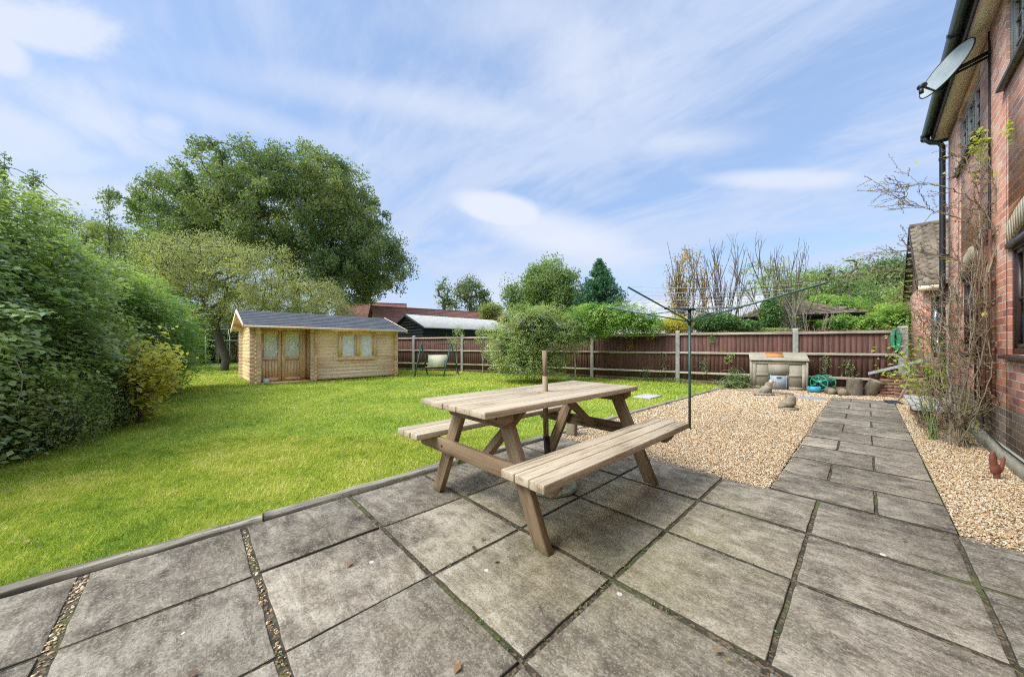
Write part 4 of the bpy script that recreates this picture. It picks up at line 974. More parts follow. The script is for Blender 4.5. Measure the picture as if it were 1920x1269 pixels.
for p, q, r, s_ in ((A + s0 + Vector((0, 0, .36)), B + s0 + Vector((0, 0, .36)), B + s1 + Vector((0, 0, .32)), A + s1 + Vector((0, 0, .32))), (A + s1 + Vector((0, 0, .32)), B + s1 + Vector((0, 0, .32)), B + bk + Vector((0, 0, .78)), A + bk + Vector((0, 0, .78)))):
    nn_ = (q - p).cross(r - q).normalized() * .012
    mb.raw([p, q, r, s_, p + nn_, q + nn_, r + nn_, s_ + nn_], [(0, 1, 2, 3), (7, 6, 5, 4), (0, 4, 5, 1), (1, 5, 6, 2), (2, 6, 7, 3), (3, 7, 4, 0)])
mb.build('seat', M['swing_cloth'], sw)
for P_, T_ in ((A, T1), (B, T2)):
    mb = MB(); c = Vector((0, 0, 1)); mb.tube([P_ + s0 + c * .36, P_ + s0 + c * .56, P_ + s1 * .5 + c * .58, P_ - fr * .16 + c * .55], .011, 6); mb.tube([P_ + s0 + c * .36, T_], .006, 5); mb.tube([P_ + bk + c * .6, T_], .006, 5); mb.build('hanger', M['green_dark'], sw)

# ================================================================== FENCE
FP = [(-6.67, 10.26), (-3.99, 10.80), (-1.30, 11.56), (.58, 12.08)]
LP = [(-9.44, 9.44), (-12.2, 8.6), (-14.4, 7.45), (-16.9, 6.3), (-19.4, 5.2)]
ALL = list(reversed(LP)) + FP
fence = thing('garden_fence', 'brown vertical board fence with concrete posts along the far side of the garden', 'fence', (-6.67, 10.26, 0))
ZT = 1.545
for i, (a, b) in enumerate(zip(ALL[:-1], ALL[1:])):
    a = Vector((a[0], a[1], 0)); b = Vector((b[0], b[1], 0)); d = (b - a); L = d.length; d.normalize(); nrm = Vector((d.y, -d.x, 0))   # towards the garden
    mb = MB(); n = int(L / .105); w_ = (L - .11) / n
    for k in range(n):
        p = a + d * (.055 + k * w_ + w_ / 2); zt = ZT - .012 + random.uniform(-.003, .003); tw = .006
        mb.obox(p + Vector((0, 0, (zt + .10) / 2)) + nrm * (.0015 if k % 2 else 0), d * (w_ * .53), nrm * .006, Vector((0, 0, (zt - .10) / 2)))
    pn = mb.build('board_panel', M['fence_wood'], fence, loc=a)
    for zz in (.33, .92, 1.475):
        o = oboard('rail', a + d * .055 + nrm * .038 + Vector((0, 0, zz + random.uniform(-.01, .01))), b - d * .055 + nrm * .038 + Vector((0, 0, zz + random.uniform(-.01, .01))), .062, .045, M['rail_wood'], None, bevel=.008)
        o.parent = pn; o.location = o.location - parent_world(pn)
    mb = MB(); mb.obox((a + b) / 2 + Vector((0, 0, .055)) - nrm * .005, d * (L / 2 - .055), nrm * .02, Vector((0, 0, .06))); mb.build('gravel_board', M['fence_wood'], fence, loc=a)
for i, a in enumerate(ALL):
    a = Vector((a[0], a[1], 0)); mb = MB(); j = min(i, len(ALL) - 2); d = (Vector((*ALL[j + 1], 0)) - Vector((*ALL[j], 0))).normalized(); nn_ = Vector((d.y, -d.x, 0)); top_ = 1.60
    w2 = .056 if i < len(ALL) - 1 else .075
    vs = [a + d * x + nn_ * y + Vector((0, 0, z)) for z in (-.05, top_ - .04) for x, y in ((-w2, -.055), (w2, -.055), (w2, .06), (-w2, .06))] + [a + d * x + nn_ * y + Vector((0, 0, top_)) for x, y in ((-w2, -.055), (w2, -.055), (w2 * .95, .03), (-w2 * .95, .03))]
    mb.raw(vs, [(3, 2, 1, 0), (0, 1, 5, 4), (1, 2, 6, 5), (2, 3, 7, 6), (3, 0, 4, 7), (4, 5, 9, 8), (5, 6, 10, 9), (6, 7, 11, 10), (7, 4, 8, 11), (8, 9, 10, 11)]); mb.build('post', M['conc_post'], fence, bevel=.006, loc=a)
# ivy on the fence
def fence_pt(px, z, off=.05):
    """point on the garden face of the fence seen at picture column px"""
    best = None
    for a, b in zip(ALL[:-1], ALL[1:]):
        for t in np.linspace(0, 1, 60):
            x = a[0] + (b[0] - a[0]) * t; y = a[1] + (b[1] - a[1]) * t; d_ = x * FW.x + y * FW.y; l_ = x * RT.x + y * RT.y; p_ = 960 + F_ * l_ / d_
            if best is None or abs(p_ - px) < best[0]: best = (abs(p_ - px), x, y)
    return Vector((best[1] + .01, best[2] - off, z))
for px, z0, z1, rustc, lab in ((1185, 1.42, 1.05, True, 'rust coloured creeper hanging on the fence left of the washing line'), (1245, .95, .35, False, 'ivy climbing the fence just left of the second concrete post from the right bunker'), (1336, 1.52, 1.28, False, 'ivy spilling over the fence top right of the washing line pole'), (1322, .75, .35, False, 'ivy strand low on the fence between the washing line and the bunker'), (1366, .95, .72, False, 'small bright ivy sprig on the fence left of the bunker'), (1545, .9, .45, False, 'ivy strand on the fence above the hose reel'), (1590, .8, .4, False, 'ivy climbing the fence above the log stump'), (1210, .5, .15, False, 'ivy at the foot of the fence behind the lawn')):
    t = thing('climbing_ivy', lab, 'ivy', fence_pt(px, 0), 'creepers on the fence'); mb = MB(); Pl = []
    for s_ in range(3):
        p = fence_pt(px, min(z0, z1) - .05); pts = []
        for k in range(7): q = p + Vector((random.uniform(-.05, .05) + .04 * (s_ - 1), 0, abs(z0 - z1) * k / 6)); pts.append(q); Pl += [q[:]] * 6
        mb.tube(pts, .004, 4)
    mb.build('stem', M['stem_rose'], t); Pl = np.array(Pl) + RG.normal(0, 1, (len(Pl), 3)) * np.array([.06, .02, .04]); Pl[:, 1] -= .02
    Pl = Pl[::2]; add_leaves('foliage', Pl, .036, M['lf_rust'] if rustc else (M['lf_laurel'] if '1366' == str(px) else M['lf_ivy']), t, np.tile([0., -1., .2], (len(Pl), 1)), .6, .8, .3)

# ================================================================== CONCRETE BUNKER
BK = thing('concrete_bunker', 'precast concrete coal bunker with sloping lid against the fence', 'coal bunker', (-1.6, 11.1, 0))
fl_ = Vector((-2.13, 10.83, 0)); frt = Vector((-1.01, 11.11, 0)); dx = (frt - fl_).normalized(); dyv = Vector((-dx.y, dx.x, 0)); BL = (frt - fl_).length; DP = .50; ZF, ZB = .76, .93; up = Vector((0, 0, 1))
def bk(u_, v_, z): return fl_ + dx * u_ + dyv * v_ + up * z
def bkbox(mb, u0, u1, v0, v1, z0, z1, z2=None, z3=None, r=None):
    z2 = z1 if z2 is None else z2
    mb.raw([bk(u0, v0, z0), bk(u1, v0, z0), bk(u1, v1, z0), bk(u0, v1, z0), bk(u0, v0, z1), bk(u1, v0, z1), bk(u1, v1, z2), bk(u0, v1, z2)], [(3, 2, 1, 0), (4, 5, 6, 7), (0, 1, 5, 4), (1, 2, 6, 5), (2, 3, 7, 6), (3, 0, 4, 7)], r)
mb = MB(); c0, c1 = BL * .5 - .17, BL * .5 + .17      # front with a hatch opening
fp = [(0, .0), (BL, 0)]
bkbox(mb, .03, c0, 0, .045, 0, ZF - .012, ZF - .0); bkbox(mb, c1, BL - .03, 0, .045, 0, ZF - .012, ZF); bkbox(mb, c0, c1, 0, .045, .36, ZF - .012, ZF)
def frame(u0, u1, z0, z1):
    for a, b, c, d in ((u0, u1, z1 - .02, z1), (u0, u1, z0, z0 + .02), (u0, u0 + .02, z0 + .02, z1 - .02), (u1 - .02, u1, z0 + .02, z1 - .02)): bkbox(mb, a, b, -.012, .0, c, d)
bkbox(mb, .03, BL - .03, -.014, -.0005, ZF - .10, ZF - .03); bkbox(mb, .03, .11, -.014, -.0005, 0, ZF - .10); bkbox(mb, .37, c0 - .04, -.014, -.0005, 0, ZF - .10); bkbox(mb, c1 + .04, BL - .37, -.014, -.0005, 0, ZF - .10); bkbox(mb, BL - .11, BL - .03, -.014, -.0005, 0, ZF - .10); bkbox(mb, c0 - .04, c1 + .04, -.014, -.0005, .40, ZF - .10)
for a, b in ((.11, .37), (BL - .37, BL - .11)): bkbox(mb, a, b, -.014, -.0005, .34, .42); bkbox(mb, a, b, -.014, -.0005, 0, .09)
mb.build('front_panel', M['conc_bunker'], BK)
mb = MB(); bkbox(mb, -.01, .03, -.02, DP, 0, ZF, ZB); bkbox(mb, BL - .03, BL + .01, -.02, DP, 0, ZF, ZB); bkbox(mb, .03, BL - .03, DP - .04, DP, 0, ZB - .01); mb.build('side_panel', M['conc_bunker'], BK)
mb = MB(); t0 = .004; sl_ = (ZB - ZF) / DP
vs = [bk(u_, v_, ZF + sl_ * v_ + z) for z in (t0, t0 + .035) for u_, v_ in ((-.03, -.05), (BL + .03, -.05), (BL + .03, DP + .02), (-.03, DP + .02))]
mb.raw(vs, [(3, 2, 1, 0), (4, 5, 6, 7), (0, 1, 5, 4), (1, 2, 6, 5), (2, 3, 7, 6), (3, 0, 4, 7)]); mb.build('lid', M['conc_bunker'], BK, bevel=.006)
mb = MB(); vs = [bk(u_, v_, ZF + sl_ * v_ + z) for z in (t0 + .038, t0 + .052) for u_, v_ in ((.34, .12), (.70, .12), (.70, .42), (.34, .42))]
mb.raw(vs, [(3, 2, 1, 0), (4, 5, 6, 7), (0, 1, 5, 4), (1, 2, 6, 5), (2, 3, 7, 6), (3, 0, 4, 7)]); tag(mb.build('orange_tile', M['terracotta'], loc=bk(.5, .27, .85)), 'flat orange clay tile lying on the bunker lid', 'tile')
mb = MB(); bkbox(mb, c0 + .02, c1 - .02, -.05, -.016, .02, .37); bkbox(mb, c0 - .005, c0 + .02, -.04, -.015, .0, .38); bkbox(mb, c1 - .02, c1 + .005, -.04, -.015, .0, .38); hx = mb.build('hatch', M['galv'], BK)
mb = MB(); bkbox(mb, BL * .5 - .05, BL * .5 + .05, -.08, -.051, .33, .35); mb.build('handle', M['galv'], hx)

# ================================================================== GARDEN ODDS AND ENDS
def blobmesh(name, parts, mat, label, cat, loc, rotz=0, voxel=.012, disp=.006):
    """one continuous body fused from overlapping ellipsoids"""
    bm = bmesh.new()
    for c, r, rot_ in parts:
        mt = Matrix.Rotation(rotz, 4, 'Z') @ Matrix.Translation(c) @ Matrix.Rotation(R_(rot_), 4, 'Y') @ Matrix.Diagonal((*r, 1))
        bmesh.ops.create_icosphere(bm, subdivisions=3, radius=1, matrix=mt)
    me = bpy.data.meshes.new(name); bm.to_mesh(me); bm.free(); me.materials.append(mat); o = bpy.data.objects.new(name, me); COL.objects.link(o); o.location = loc
    rm = o.modifiers.new('fuse', 'REMESH'); rm.mode = 'VOXEL'; rm.voxel_size = voxel; rm.use_smooth_shade = True
    sm = o.modifiers.new('smooth', 'SMOOTH'); sm.iterations = 3
    return tag(o, label, cat)
RZc = math.atan2(RT.y, RT.x)
st1 = thing('stone_bird', 'weathered stone bird with raised pale head in front of the bunker hatch', 'statue', (-1.60, 9.45, 0))
o = blobmesh('body', [((-.02, 0, .035), (.24, .13, .035), 0), ((.02, 0, .14), (.16, .10, .09), -28), ((-.13, 0, .10), (.13, .05, .035), -22), ((.09, 0, .24), (.075, .07, .085), 0), ((.06, 0, .10), (.09, .085, .09), 0)], M['stone'], None, None, (0, 0, .0), RZc); o.parent = st1
o = blobmesh('head', [((.155, 0, .33), (.055, .04, .05), 0), ((.19, 0, .25), (.045, .035, .11), 24), ((.13, 0, .30), (.05, .04, .035), 0)], M['stone_pale'], None, None, (0, 0, 0), RZc, .01); o.parent = st1
st2 = thing('stone_duck', 'squat stone bird with tucked head sitting on the gravel near the path', 'statue', (-.97, 7.74, 0))
o = blobmesh('body', [((0, 0, .105), (.13, .095, .085), -12), ((-.085, 0, .075), (.09, .07, .045), -20), ((.045, 0, .16), (.085, .08, .085), 0), ((.055, 0, .215), (.06, .055, .045), 0), ((.10, -.035, .21), (.02, .015, .03), 0), ((-.02, .02, .235), (.03, .015, .025), 0)], M['stone'], None, None, (0, 0, 0), RZc); o.parent = st2
mb = MB(); mb.lathe([(.14, 0), (.155, .01), (.155, .03), (.13, .045)], (-.97, 7.74, 0), 20); o = mb.build('plinth', M['stone'], st2, smooth=True)
# hose reel
HR = thing('hose_reel', 'green garden hose reel lying beside the concrete bunker', 'hose reel', (-.74, 11.22, 0)); c = Vector((-.74, 11.22, .235)); axh = Vector((.42, .90, .0)).normalized()
def disc(mb, c, r, t, r2=0): mb.tube([c - axh * t / 2, c + axh * t / 2], r, 28)
for s_ in (-.15, .15):
    mb = MB(); cc_ = c + axh * s_; n = 28; e1 = Vector((0, 0, 1)); e2 = axh.cross(e1)
    ringp = [cc_ + (e1 * math.cos(k * 2 * math.pi / n) + e2 * math.sin(k * 2 * math.pi / n)) * .18 for k in range(n + 1)]; mb.tube(ringp, .014, 8, cap=False)
    for k in range(6): q = e1 * math.cos(k * math.pi / 3) + e2 * math.sin(k * math.pi / 3); mb.bar(cc_ + q * .04, cc_ + q * .175, .035, .012, up=axh)
    mb.tube([cc_ - axh * .01, cc_ + axh * .01], .07, 20); mb.build('flange', M['green_plastic'], HR)
mb = MB()
for k in range(11): 
    cc_ = c + axh * (-.13 + .026 * k); n = 20; e1 = Vector((0, 0, 1)); e2 = axh.cross(e1); rr_ = .125 + .006 * (k % 3)
    mb.tube([cc_ + (e1 * math.cos(j * 2 * math.pi / n) + e2 * math.sin(j * 2 * math.pi / n)) * rr_ for j in range(n + 1)], .0145, 6, cap=False)
mb.tube([c - axh * .14, c + axh * .14], .118, 18); mb.build('hose', M['hose'], HR)
mb = MB(); mb.tube([c - axh * .27, c - axh * .16], .02, 8); mb.tube([c - axh * .2, c - axh * .2 + Vector((0, -.03, -.2))], .012, 6); mb.tube([c + axh * .19, c + axh * .21 + Vector((0, -.12, -.235))], .011, 6); mb.tube([c + axh * .19, c + axh * .21 + Vector((0, .12, -.235))], .011, 6); mb.tube([c - axh * .19, c - axh * .2 + Vector((0, .12, -.235))], .011, 6); mb.build('stand', M['green_dark'], HR)
# blue crate
bc = MB(); X0, X1, Y0, Y1 = -1.0, -.75, 10.78, 10.96
for k, z in enumerate((0, .02, .14)): pass
def tray(mb, x0, x1, y0, y1, h, t=.012, fl=.02):
    o_ = [(x0 + fl, y0 + fl, .004), (x1 - fl, y0 + fl, .004), (x1 - fl, y1 - fl, .004), (x0 + fl, y1 - fl, .004), (x0, y0, h), (x1, y0, h), (x1, y1, h), (x0, y1, h)]
    i_ = [(x0 + fl + t, y0 + fl + t, .02), (x1 - fl - t, y0 + fl + t, .02), (x1 - fl - t, y1 - fl - t, .02), (x0 + fl + t, y1 - fl - t, .02), (x0 + t, y0 + t, h), (x1 - t, y0 + t, h), (x1 - t, y1 - t, h), (x0 + t, y1 - t, h)]
    mb.raw(o_ + i_, [(3, 2, 1, 0)] + [(i, (i + 1) % 4, 4 + (i + 1) % 4, 4 + i) for i in range(4)] + [(8, 9, 10, 11)] + [(8 + (i + 1) % 4, 8 + i, 12 + i, 12 + (i + 1) % 4) for i in range(4)] + [(4 + i, 4 + (i + 1) % 4, 12 + (i + 1) % 4, 12 + i) for i in range(4)])
tray(bc, X0, X1, Y0, Y1, .15); tag(bc.build('plastic_tub', M['blue_plastic'], loc=(-.87, 10.87, 0)), 'small open blue plastic tub in front of the hose reel', 'tub')
mb = MB(); mb.obox((-.86, 9.6, .014), Vector((.27, .03, 0)), Vector((-.02, .19, 0)), Vector((0, 0, .014))); tag(mb.build('flat_slab', M['slate_lid'], bevel=.004, loc=(-.86, 9.6, 0)), 'pale grey slab lying flat in the gravel behind the stone bird', 'slab')
mb = MB(); mb.obox((-3.33, 7.3, .018), Vector((.19, .0, 0)), Vector((0, .3, 0)), Vector((0, 0, .018))); tag(mb.build('inspection_cover', M['lawn_slab'], bevel=.004, loc=(-3.33, 7.3, 0)), 'pale rectangular concrete cover set in the lawn', 'cover')
# logs
def log(name, p, q, r, label, group='cut logs by the fence'):
    mb = MB(); p = Vector(p); q = Vector(q); n = 6; mb.tube([p.lerp(q, t / n) for t in range(n + 1)], [r * (1.04 - .06 * t / n) for t in range(n + 1)], 18)
    o = mb.build(name, M['bark'], bevel=.004, loc=p); tag(o, label, 'log', group); mb = MB(); a_ = (q - p).normalized(); mb.tube([q, q + a_ * .006], r * .93, 18); f_ = mb.build('cut_face', M['logwood'], o); return o
log('log_stump', (-.20, 10.94, 0), (-.19, 10.95, .385), .135, 'tall upright log stump at the end of the path')
log('cut_log', (.02, 11.18, .03), (.16, 11.08, .36), .12, 'log leaning between the upright stump and the brick stack')
log('cut_log', (-.62, 10.90, .08), (-.55, 10.70, .08), .085, 'short log lying left of its pair near the stump')
log('cut_log', (-.42, 10.88, .085), (-.37, 10.68, .085), .09, 'short log lying right of its pair, nearest the stump')
mb = MB(); mb.obox((-2.58, 3.50, .095), Vector((.055, .015, 0)), Vector((-.012, .05, 0)), Vector((.004, 0, .09))); mb.obox((-2.58, 3.50, .19), Vector((.07, .018, 0)), Vector((-.015, .065, 0)), Vector((0, 0, .014))); tag(mb.build('stone_block', M['stone'], bevel=.008, loc=(-2.58, 3.5, 0)), 'small stone pedestal at the patio corner beside the lawn edging', 'pedestal')
# brick stack with slanting lid
bs = thing('brick_coldframe', 'low brick enclosure with a slanting grey slab lid by the fence', 'cold frame', (.5, 11.3, 0))
mb = MB(); z = 0; row = 0
while z < .72:
    x = .10 + (row % 2) * .1
    while x < .84:
        if z + .065 < .42 + (x - .1) * .42: mb.box(x, min(x + .205, .86), 11.12 + random.uniform(-.008, .008), 11.22, z, z + .064)
        x += .213
    for yy in (11.24, 11.46):
        if z + .065 < .44: mb.box(.10, .20, yy, yy + .2, z, z + .064)
    z += .068; row += 1
mb.build('brick_wall', plain('loose_bricks', (.32, .16, .11), .9, (.16, .085, .06), 14, .4, rvar=.5), bs)
mb = MB(); mb.raw([(.02, 11.02, .475), (.92, 11.02, .84), (.92, 11.55, .84), (.02, 11.55, .475), (.02, 11.02, .515), (.92, 11.02, .88), (.92, 11.55, .88), (.02, 11.55, .515)], [(3, 2, 1, 0), (4, 5, 6, 7), (0, 1, 5, 4), (1, 2, 6, 5), (2, 3, 7, 6), (3, 0, 4, 7)]); mb.build('lid', M['slate_lid'], bs, bevel=.004)
# stone-topped bench on brick piers against the house
wb = thing('stone_topped_bench', 'long pale slab on brick piers against the house wall', 'bench', (.67, 8.1, 0))
mb = MB(); mb.box(.44, .885, 7.22, 9.0, .25, .29); mb.build('top', M['white_slab'], wb, bevel=.005)
for yy in (7.32, 8.6):
    mb = MB(); z = 0; k = 0
    while z < .245: mb.box(.50 + .004 * (k % 2), .61, yy, yy + .215, z, z + .058); mb.box(.615, .83, yy + .004 * (k % 2), yy + .215, z, z + .058); z += .0625; k += 1
    mb.build('pier', bpy.data.materials['loose_bricks'], wb)
# shovel leaning by the bench
sh = thing('garden_spade', 'long handled garden spade leaning beyond the rose bush', 'spade', (.42, 10.35, 0))
mb = MB(); mb.tube([(.44, 10.2, .06), (.62, 10.5, .55)], .016, 8); mb.build('handle', M['stem_grey'], sh)
mb = MB(); mb.obox((.36, 10.02, .03), Vector((.10, .02, 0)), Vector((-.03, .13, .01)), Vector((0, 0, .012))); mb.build('blade', M['dish_dark'], sh, bevel=.006)
# rust ornament
ob = blobmesh('rusty_ornament', [((.005, 0, .045), (.022, .018, .045), 0), ((-.012, 0, .10), (.034, .024, .055), 0), ((-.026, 0, .165), (.027, .02, .085), -4), ((.032, 0, .095), (.02, .018, .055), 28), ((.056, 0, .15), (.014, .012, .055), 14)], M['rust'], 'rust red bird shaped ornament standing in gravel by the wall', 'ornament', (.757, 4.947, 0), RZc, .006)
# green hose hung on the end post
mb = MB()
for k in range(5):
    c_ = Vector((.44 + .012 * k, 11.93 - .01 * k, 1.30)); n = 18
    mb.tube([c_ + Vector((.05 * math.cos(j * 2 * math.pi / n), 0, (.22 + .01 * k) * math.sin(j * 2 * math.pi / n))) for j in range(n + 1)], .009, 6, cap=False)
tag(mb.build('coiled_hose', M['green_plastic'], loc=(.46, 11.93, 1.3)), 'green hose coil hanging on the end fence post', 'hose')
# dark plant pot beside the bunker
mb = MB(); mb.lathe([(.07, 0), (.10, .14), (.105, .15), (.09, .15), (.085, .12)], (-2.42, 10.75, 0), 16); tag(mb.build('plant_pot', M['black_plastic'], loc=(-2.42, 10.75, 0)), 'small black plant pot on the ground left of the bunker', 'plant pot')

# ================================================================== THE HOUSE
HX, HX2, HY0, HY1, HZ = .93, 5.5, -2.5, 9.06, 4.60
house = thing('brick_house', 'two storey red brick house along the right edge', 'house', (HX, 4, 0))
wins = [(4.42, 5.64, 1.06, 2.10, 'arch'), (6.86, 7.96, 1.06, 2.10, 'arch'), (6.80, 8.20, 3.68, 4.46, 'flat'), (4.30, 5.72, 3.68, 4.46, 'flat')]
RISE = .13
def wall_with_holes(mb, x0, x1, y0, y1, z0, z1, holes):
    ys = sorted({y0, y1, *[h[0] for h in holes], *[h[1] for h in holes]}); 
    for a, b in zip(ys[:-1], ys[1:]):
        zz = [z0]
        hs = sorted([h for h in holes if h[0] <= a and h[1] >= b], key=lambda h: h[2])
        for h in hs:
            mb.box(x0, x1, a, b, zz[-1], h[2]); zz.append(h[3])
        mb.box(x0, x1, a, b, zz[-1], z1)
mb = MB(); wall_with_holes(mb, HX, HX + .25, HY0, HY1, .17, HZ, [(w_[0], w_[1], w_[2], w_[3] + (RISE + .22 if w_[4] == 'arch' else 0)) for w_ in wins])
def archz(y, a, b, zs, rise):
    m_ = (a + b) / 2; hw = (b - a) / 2; Rr = (hw * hw + rise * rise) / (2 * rise); return zs + rise - Rr + math.sqrt(max(0, Rr * Rr - (y - m_) ** 2))
# brickwork either side of and above the arches
for a, b, z0, z1, k in wins:
    if k != 'arch': continue
    n = 16
    for i in range(n):
        ya, yb = a + (b - a) * i / n, a + (b - a) * (i + 1) / n
        za, zb = archz(ya, a - .05, b + .05, z1 + .02, RISE + .02) + .185, archz(yb, a - .05, b + .05, z1 + .02, RISE + .02) + .185; zt = z1 + RISE + .22
        za = min(za, zt - .001); zb = min(zb, zt - .001)
        mb.raw([(HX, ya, za), (HX, yb, zb), (HX, yb, zt), (HX, ya, zt), (HX + .25, ya, za), (HX + .25, yb, zb), (HX + .25, yb, zt), (HX + .25, ya, zt)], [(0, 3, 2, 1), (4, 5, 6, 7), (0, 1, 5, 4)])
mb.build('wall', M['brick'], house)
for a, b, z0, z1, k in wins:
    if k != 'arch': continue
    mb = MB(); n = 19; a_, b_ = a - .035, b + .035
    for i in range(n):
        ya, yb = a_ + (b_ - a_) * i / n + .0015, a_ + (b_ - a_) * (i + 1) / n - .0015
        la, lb = archz(ya, a, b, z1, RISE) if ya > a else z1, archz(yb, a, b, z1, RISE) if yb < b else z1
        m_ = (a + b) / 2; fa = (ya - m_) * .06; fb = (yb - m_) * .06
        mb.raw([(HX - .003, ya, la), (HX - .003, yb, lb), (HX - .003, yb + fb, lb + .195), (HX - .003, ya + fa, la + .195), (HX + .12, ya, la), (HX + .12, yb, lb), (HX + .12, yb + fb, lb + .195), (HX + .12, ya + fa, la + .195)], [(0, 3, 2, 1), (4, 5, 6, 7), (0, 1, 5, 4), (2, 3, 7, 6), (1, 2, 6, 5), (3, 0, 4, 7)])
    mb.build('window_arch', M['soldier'], house)
mb = MB(); mb.raw([(HX - .03, HY0, -.05), (HX + .25, HY0, -.05), (HX + .25, HY1 + .02, -.05), (HX - .03, HY1 + .02, -.05), (HX - .03, HY0, .155), (HX + .25, HY0, .168), (HX + .25, HY1 + .02, .168), (HX - .03, HY1 + .02, .155)], [(3, 2, 1, 0), (4, 5, 6, 7), (0, 1, 5, 4), (1, 2, 6, 5), (2, 3, 7, 6), (3, 0, 4, 7)]); mb.build('plinth', M['plinth'], house)
mb = MB(); mb.box(HX + .25, HX2, HY1 - .25, HY1, .17, HZ); mb.box(HX + .25, HX2, HY0, HY0 + .25, .17, HZ); mb.build('end_wall', M['brick_x'], house)
def window(a, b, z0, z1, kind, mt, ncase):
    X = HX + .022; f = .055; mb = MB()
    mb.box(X, X + .07, a, a + f, z0, z1); mb.box(X, X + .07, b - f, b, z0, z1); mb.box(X, X + .07, a + f, b - f, z0, z0 + f)
    if kind == 'flat': mb.box(X, X + .07, a + f, b - f, z1 - f, z1)
    else:
        n = 14; 
        for i in range(n):
            ya, yb = a + (b - a) * i / n, a + (b - a) * (i + 1) / n; za, zb = archz(ya, a, b, z1, RISE) - .001, archz(yb, a, b, z1, RISE) - .001
            for lo, hi, xx in ((None, 0, 0), ):
                ia, ib = za - .055, zb - .055
                mb.raw([(X, ya, ia), (X, yb, ib), (X, yb, zb), (X, ya, za), (X + .07, ya, ia), (X + .07, yb, ib), (X + .07, yb, zb), (X + .07, ya, za)], [(0, 3, 2, 1), (4, 5, 6, 7), (0, 1, 5, 4), (2, 3, 7, 6)])
        mb.box(X - .004, X + .07, a + f, b - f, z1 - .07, z1 - .01)
        mb.box(X - .045, X - .004, a + .01, b - .01, z1 - .045, z1 + .0)
    wn_ = mb.build('window', mt, house)
    ztop = z1 - (.0 if kind == 'flat' else .0) - (f if kind == 'flat' else .07)
    cw = (b - a - 2 * f) / ncase
    for i in range(ncase):
        c0, c1 = a + f + i * cw, a + f + (i + 1) * cw; mb = MB(); e = .04; Z0 = z0 + f
        mb.box(X + .008, X + .055, c0, c0 + e, Z0, ztop); mb.box(X + .008, X + .055, c1 - e, c1, Z0, ztop); mb.box(X + .008, X + .055, c0 + e, c1 - e, Z0, Z0 + e); mb.box(X + .008, X + .055, c0 + e, c1 - e, ztop - e, ztop)
        ym = (c0 + c1) / 2; zm = (Z0 + ztop) / 2
        mb.box(X + .016, X + .03, ym - .009, ym + .009, Z0 + e, ztop - e); [mb.box(X + .015, X + .029, c0 + e, c1 - e, Z0 + (ztop - Z0) * q_ - .008, Z0 + (ztop - Z0) * q_ + .008) for q_ in ((.5,) if kind == 'arch' else (.34, .67))]
        cs = mb.build('casement', mt, wn_)
        mb = MB(); mb.box(X + .032, X + .036, c0 + e, c1 - e, Z0 + e, ztop - e); mb.build('pane', M['glass'], cs)
    if kind == 'arch':
        mb = MB(); n = 14
        for i in range(n):
            ya, yb = a + f + (b - a - 2 * f) * i / n, a + f + (b - a - 2 * f) * (i + 1) / n; za, zb = archz(ya, a, b, z1, RISE) - .05, archz(yb, a, b, z1, RISE) - .05
            mb.poly([(X + .034, ya, z1 - .012), (X + .034, ya, max(za, z1 - .011)), (X + .034, yb, max(zb, z1 - .011)), (X + .034, yb, z1 - .012)], .5)
        mb.build('fanlight', plain('fanlight_grey', (.22, .26, .30), .3) if 'fanlight_grey' not in bpy.data.materials else bpy.data.materials['fanlight_grey'], wn_)
    mb = MB(); mb.raw([(HX - .05, a - .06, z0 - .045), (X + .03, a - .06, z0 - .045), (X + .03, b + .06, z0 - .045), (HX - .05, b + .06, z0 - .045), (HX - .05, a - .06, z0 - .012), (X + .03, a - .06, z0 + .004), (X + .03, b + .06, z0 + .004), (HX - .05, b + .06, z0 - .012)], [(3, 2, 1, 0), (4, 5, 6, 7), (0, 1, 5, 4), (1, 2, 6, 5), (2, 3, 7, 6), (3, 0, 4, 7)]); mb.build('window_sill', M['frame_brown'], wn_)
    mb = MB(); mb.box(X + .07, X + .10, a + .0, b - .0, z0, z1 + (RISE if kind == 'arch' else 0)); mb.build('blind', M['curtain'] if kind == 'flat' else M['core'], wn_)
window(*wins[0], M['frame_brown'], 3); window(*wins[1], M['frame_brown'], 3); window(*wins[2], M['frame_grey'], 3); window(*wins[3], M['frame_grey'], 3)
# eaves
FX = .775
mb = MB(); mb.box(FX, HX, HY0, HY1 + .06, HZ, HZ + .012); mb.build('soffit', M['soffit'], house)
mb = MB(); mb.box(FX - .02, FX, HY0, HY1 + .075, HZ - .02, HZ + .15); mb.box(FX, HX + .2, HY1 + .061, HY1 + .075, HZ - .05, HZ + .15); mb.build('fascia', M['fascia'], house)
mb = MB(); gx, gz, gr = FX - .08, HZ + .11, .055; prof = [(gr * math.cos(t), gr * math.sin(t)) for t in [math.pi + math.pi * k / 10 for k in range(11)]]
pi_ = [(gr * .88 * math.cos(t), gr * .88 * math.sin(t) + .002) for t in [math.pi + math.pi * k / 10 for k in range(11)]]
for y0, y1, s_ in ((HY0, HY1 + .09, 1.0), (HY1 - .06, HY1 + .02, 1.13), (7.45, 7.55, 1.13), (5.2, 5.3, 1.13), (6.3, 6.34, 1.13), (4.3, 4.34, 1.13)):
    o_ = [(gx + a * s_, gz + b * s_) for a, b in prof]; i_ = [(gx + a * (s_ if s_ == 1 else 1.01), gz + b * (s_ if s_ == 1 else 1.01)) for a, b in (pi_ if s_ == 1 else prof)]; P_ = o_ + list(reversed(i_)); n = len(P_)
    mb.raw([(x, y0, z) for x, z in P_] + [(x, y1, z) for x, z in P_], [(i, (i + 1) % n, (i + 1) % n + n, i + n) for i in range(n)] + [tuple(reversed(range(n))), tuple(range(n, 2 * n))])
